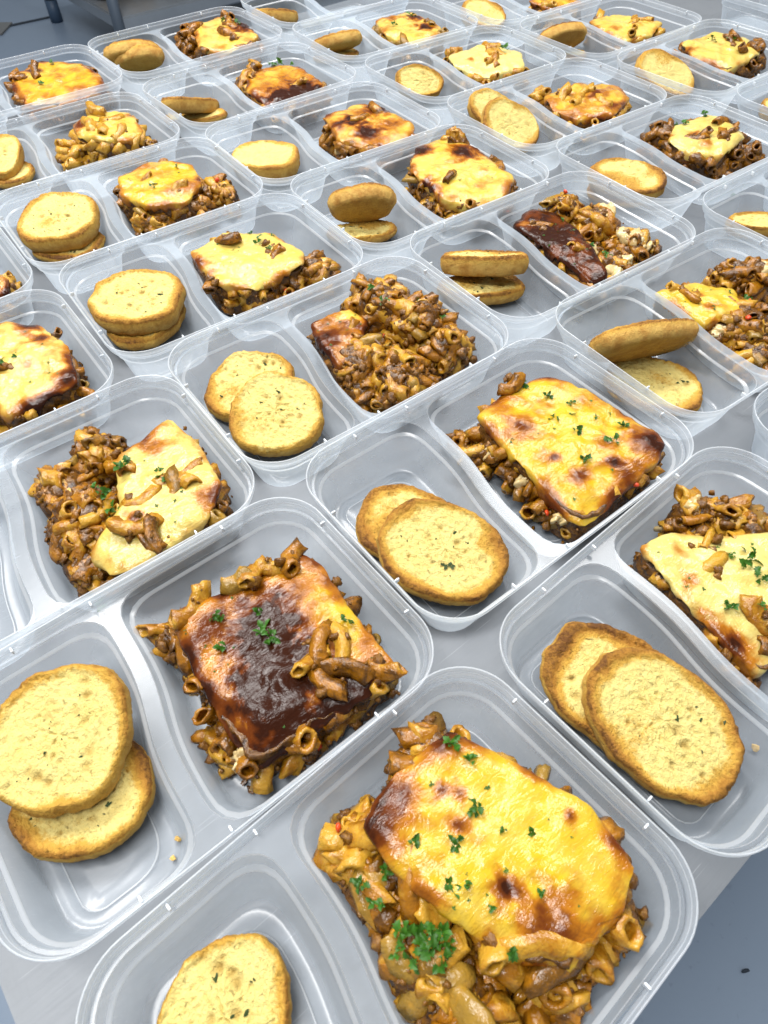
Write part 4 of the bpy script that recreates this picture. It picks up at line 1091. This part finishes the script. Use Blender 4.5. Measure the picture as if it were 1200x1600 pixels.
    for p, n in spots:
        for _ in range(4 if near else 2):
            big = r_.random() < .3
            lr = r_.uniform(2.6, 4.4) if big else r_.uniform(.8, 2.0)
            lump(vs, fs, inside(p + n * r_.uniform(-3, 1.8) + Vector((r_.uniform(-7, 7), r_.uniform(-7, 7), r_.uniform(-5, 2))), lr + .5), lr, r_, .7, (9, 6) if big else (7, 5), amp=.7)
    vs = [Vector((v.x, v.y, max(v.z, .0013))) for v in vs]
    o = link('mince', pydata('mince', vs, fs), root, M['mince'])
    o['kind'] = 'stuff'
    # --- white cream lumps
    for x, y, s in bk['cr']:
        vs, fs = [], []
        zz = 0
        for hx, hy, hr, hh in HP:
            q = ((x - hx) ** 2 + (y - hy) ** 2) / hr ** 2
            if q < 1:
                zz = max(zz, hh * math.sqrt(1 - q) * .95)
        zz = zz or Z * .55
        for _ in range(5):
            lump(vs, fs, (x + r_.uniform(-s, s) * .5, y + r_.uniform(-s, s) * .5, zz + r_.uniform(-2, 1)), s * r_.uniform(.45, .7), r_, .5, (14, 9), amp=.5)
        link('cream_blob', pydata('cream_blob', vs, fs), root, M['cream'])
    # --- parsley
    for x, y, s in bk['pars']:
        z = 0
        q = math.hypot(x - cx, y - cy_)
        k = int((math.atan2(y - cy_, x - cx) % 6.283185) / 6.283185 * N) % N
        if q < er[k]:
            z = ztop(x, y, q / er[k])
        for hx, hy, hr, hh in HP:
            qq = ((x - hx) ** 2 + (y - hy) ** 2) / (hr + 2) ** 2
            if qq < 1:
                z = max(z, hh * math.sqrt(1 - qq) + 2.0)
        for p, n in spots:
            if (p.xy - Vector((x, y))).length < 6:
                z = max(z, p.z + 4.0)
        z = max(z, 2.)
        o = link('parsley', r_.choice(PAR), root)
        o.location = Vector((x, y, z + .1)) * MM
        sc = s * r_.uniform(.75, 1.1) / (6.4 if near else 4.4)
        o.scale = (sc, sc, sc)
        o.rotation_euler = (r_.uniform(-.3, .3), r_.uniform(-.3, .3), r_.uniform(0, 6.28))
    if near:
        for _ in range(16):
            th = r_.uniform(0, 6.283)
            k = int(th / 6.283185 * N) % N
            rr = er[k] + abs(r_.gauss(0, 9)) + 3
            p = Vector((cx + rr * math.cos(th), cy_ + rr * math.sin(th), 1.3))
            if comp_f(1, p.x, p.y) > -13:
                continue
            vs, fs = [], []
            lump(vs, fs, (0, 0, 0), r_.choice((.6, .8, 1.0, 1.4, 2.2)), r_, 1., (10, 6), amp=.6)
            o = link('sauce_drop', pydata('sauce_drop', vs, fs), root, M['sauce'])
            o.location = p * MM
            o.scale = (r_.uniform(.8, 1.8), 1, .35)
            o.rotation_euler = (0, 0, th)
        for _ in range(12):
            th, q = r_.uniform(0, 6.283), math.sqrt(r_.random()) * .9
            k = int(th / 6.283185 * N) % N
            x, y = cx + er[k] * q * math.cos(th), cy_ + er[k] * q * math.sin(th)
            o = link('parsley', r_.choice(PAR), root)
            o.location = Vector((x, y, ztop(x, y, q) + .05)) * MM
            sc = r_.uniform(.14, .34)
            o.scale = (sc, sc, sc * .6)
            o.rotation_euler = (0, 0, r_.uniform(0, 6.28))
    if near and len(spots) > 20:
        for _ in range(2):
            vs, fs = [], []
            p, n = r_.choice(spots)
            lump(vs, fs, p + n * 4.2, 2.3, r_, .6)
            link('red_pepper_bit', pydata('red_pepper_bit', vs, fs), root, M['red'])


# ------------------------------------------------------------------ put everything on the table
for ci, (key, d) in enumerate(DATA.items()):
    rz = R(d['a'])
    loc = Vector((d['x'], d['y'], .15)) * MM
    c = empty('meal_container', loc, rz)
    tag(c, CLABEL[key], 'container', 'two-compartment meal containers on the steel table')
    for nm, me in (('bread_compartment', ME_L), ('main_compartment', ME_R), ('divider', ME_D), ('rim', ME_RIM)):
        link(nm, me, c)
    for a, b, k in TABS:
        o = link('rim_tab', ME_TAB, c)
        if k == 0:
            o.location = (a * MM, b * (CW - 3.0) * MM, 39.6 * MM)
        else:
            o.location = (a * (CL - 3.0) * MM, b * MM, 39.6 * MM)
            o.rotation_euler = (0, 0, math.pi / 2)
    W = Matrix.Translation(loc) @ Matrix.Rotation(rz, 4, 'Z')
    near = key in 'ABCDEFGHIOPQ'
    for bi, b in enumerate(d['bread']):
        b = dict(b)
        b['a'] = min(b['a'], 46)
        b['p'] = (min(max(b['p'][0], -80), -24), min(max(b['p'][1], -46), 46), b['p'][2])
        if b['n'][2] > .9:
            b['t'] = min(b['t'], max(7, b['p'][2] - 4))
        me, holes, zt = make_bread(b, ci * 10 + bi + 3, near)
        n = Vector(b['n']).normalized()
        u = Vector(b['u'])
        u = (u - n * u.dot(n)).normalized()
        y = n.cross(u)
        Mx = Matrix((u, y, n)).transposed().to_4x4()
        Mx.translation = Vector(b['p']) * MM
        for _ in range(0 if key == 'G' and bi == 0 else 40):
            worst, wv = 0., None
            for v in list(me.vertices)[::3]:
                q = (Mx @ v.co) / MM
                if q.z > 34.5:
                    f = sd_rect(q.x, q.y, CL - 3.0, CW - 3.0, CR - 3.0)
                else:
                    f = comp_f(-1, q.x, q.y) + wall_d(max(1.2, q.z)) + .4
                if f > worst:
                    worst, wv = f, q.copy()
            if wv is None:
                break
            if wv.z > 34.5:
                g = Vector((wv.x + 64, wv.y, 0))
            else:
                g = Vector((comp_f(-1, wv.x + .5, wv.y) - comp_f(-1, wv.x - .5, wv.y), comp_f(-1, wv.x, wv.y + .5) - comp_f(-1, wv.x, wv.y - .5), 0))
            Mx.translation -= g.normalized() * min(worst, 1.5) * MM * .8
            if _ % 9 == 8:
                me.transform(Matrix.Diagonal((.965, .965, 1, 1)))
        lo = min((Mx @ v.co).z for v in me.vertices)
        if lo < .0022:
            Mx.translation.z += .0022 - lo
        o = link('bread_slice', me)
        o.matrix_world = W @ Mx
        tag(o, TLABEL[key][bi], 'bread', 'toasted bread slices in the containers')
        if near:
            r_ = random.Random(ci * 31 + bi)
            for _ in range(11):
                x, yy = r_.uniform(-.62, .62) * b['a'], r_.uniform(-.62, .62) * b['b']
                f = link('herb_fleck', r_.choice(FLK), o)
                f.location = Vector((x, yy, zt(x, yy, .3) + .15)) * MM
                s = r_.choice((.35, .45, .6, .8, 1.2))
                f.scale = (s, s, s)
                f.rotation_euler = (0, 0, r_.uniform(0, 6.28))
            if key == 'P' and bi == 0:
                f = link('dark_spot', FLK[1].copy(), o)
                f.location = Vector((20, 2, zt(20, 2, .5) + .3)) * MM
                f.scale = (2.2, 1.8, 1.5)
            if key == 'C' and bi == 0:
                f = link('herb_flake', PAR[2].copy(), o)
                f.data.materials[0] = M['dry']
                f.location = Vector((6, -8, zt(6, -8, .3))) * MM
                f.scale = (.9, .9, .35)
    if 'bake' in d:
        bk = d['bake']
        if key == 'AA':
            bk['poly'] = [(15, 30), (70, 35), (75, -20), (20, -25)]
        root = empty('macaroni_bake', loc + Vector((0, 0, .0012)), rz)
        tag(root, BLABEL[key], 'macaroni bake', 'macaroni bakes in the containers')
        bk['fd'] = (-math.sin(rz), -math.cos(rz))
        make_bake(key, bk, root)

# ------------------------------------------------------------------ crumbs on container floors
r_ = random.Random(5)
for key, x, y, s, lab in (('B', -42, -48, 2.0, 'larger bread crumb on the container floor below two stacked round toasts'),
                          ('B', -48, -54, 1.3, 'smaller bread crumb on the container floor below two stacked round toasts'),
                          ('D', -30, -52, 2.0, 'yellow crumb on the container floor beyond the long oval toast')):
    d = DATA[key]
    vs, fs = [], []
    lump(vs, fs, (0, 0, s * .5), s, r_, .5, amp=.6)
    o = link('bread_crumb', pydata('bread_crumb', vs, fs, False), None, M['crumb'])
    W = Matrix.Translation(Vector((d['x'], d['y'], .15)) * MM) @ Matrix.Rotation(R(d['a']), 4, 'Z')
    o.matrix_world = W @ Matrix.Translation(Vector((x, y, 1.6)) * MM)
    tag(o, lab, 'crumb', 'crumbs below the stacked toasts' if key == 'B' else 'loose crumb')

# ------------------------------------------------------------------ the rack beyond the table, with bagged loaves on its low shelf
rk = empty('steel_rack', (-1.09, 3.40, FZ), R(39))
tag(rk, 'low steel rack with tube legs standing on the floor beyond the table', 'rack')


def tube(name, p, q, r, mat, parent):
    bm = bmesh.new()
    v = Vector(q) - Vector(p)
    bmesh.ops.create_cone(bm, cap_ends=True, segments=18, radius1=r, radius2=r, depth=v.length,
                          matrix=Matrix.Translation((Vector(p) + Vector(q)) / 2) @ v.to_track_quat('Z', 'Y').to_matrix().to_4x4())
    return link(name, finish(bm, name), parent, mat)


for x, y in ((0, 0), (1.5, 0), (0, .78), (1.5, .78)):
    l = tube('leg', (x, y, .02), (x, y, .9), .024, M['leg'], rk)
    tube('foot', (x, y, 0), (x, y, .09), .029, M['foot'], l)
bm = bmesh.new()
box(bm, (.75, .39, .16), (1.5, .80, .05), None, .006)
link('shelf', finish(bm, 'shelf', False), rk, M['shelf'])
for k, (x, y, s, lab) in enumerate(((.16, .34, .16, 'white plastic bag of loaves on the rack shelf by its leg'), (.52, .24, .18, 'larger white plastic bag of loaves in the middle of the rack shelf'), (.98, .3, .2, 'white plastic bag of loaves at the far end of the rack shelf'))):
    bgo = empty('bread_bag', rk.matrix_world @ Vector((0, 0, 0)) if False else (0, 0, 0))
    vs, fs = [], []
    rr = random.Random(k + 3)
    b0 = len(vs)
    n1, n2 = 40, 18
    so = Vector((k * 11., 0, 0))
    for i in range(n2 + 1):
        ph = math.pi * i / n2
        for j in range(n1):
            th = 6.283185 * j / n1
            dd = Vector((math.sin(ph) * math.cos(th), math.sin(ph) * math.sin(th), -math.cos(ph)))
            f = s * (1 + .25 * fbm(dd * 1.6 + so, 4) + .05 * mn.noise(dd * 9 + so))
            vs.append(Vector((dd.x * f * 1.15, dd.y * f, max(-.5 * s, dd.z * f * .55) + .5 * s)))
    for i in range(n2):
        for j in range(n1):
            fs.append((i * n1 + j, i * n1 + (j + 1) % n1, (i + 1) * n1 + (j + 1) % n1, (i + 1) * n1 + j))
    link('bag', pydata('bag', vs, fs), bgo, M['bag'])
    vs, fs = [], []
    for q in range(3):
        lump(vs, fs, ((q - 1) * s * 480, -s * 620, s * 380), s * 420, rr, .8, (16, 10), amp=.15)
    link('loaf', pydata('loaf', vs, fs), bgo, M['loaf'])
    bgo.location = Vector((-1.09, 3.40, FZ)) + Matrix.Rotation(R(39), 3, 'Z') @ Vector((x, y, .186))
    bgo.rotation_euler = (0, 0, R(39 + 20 * k))
    tag(bgo, lab, 'bag', 'bags on the rack shelf')
bm = bmesh.new()
box(bm, (0, 0, 0), (.16, .16, .006), None, .002)
dr = link('floor_drain', finish(bm, 'floor_drain', False), None, M['chrome'])
dr.location = (-1.87, 3.90, FZ + .005)
tag(dr, 'square metal floor drain cover beside the floor joint', 'drain')

vs, fs = [], []
lump(vs, fs, (0, 0, 0), 7, random.Random(4), .4, amp=.6)
o = link('floor_scrap', pydata('floor_scrap', vs, fs, False), None, M['joint'])
o.location = (0.498, 0.084, FZ + .003)
o.scale = (1, .5, .4)
tag(o, 'small dark scrap lying on the blue-grey floor past the table corner', 'scrap')
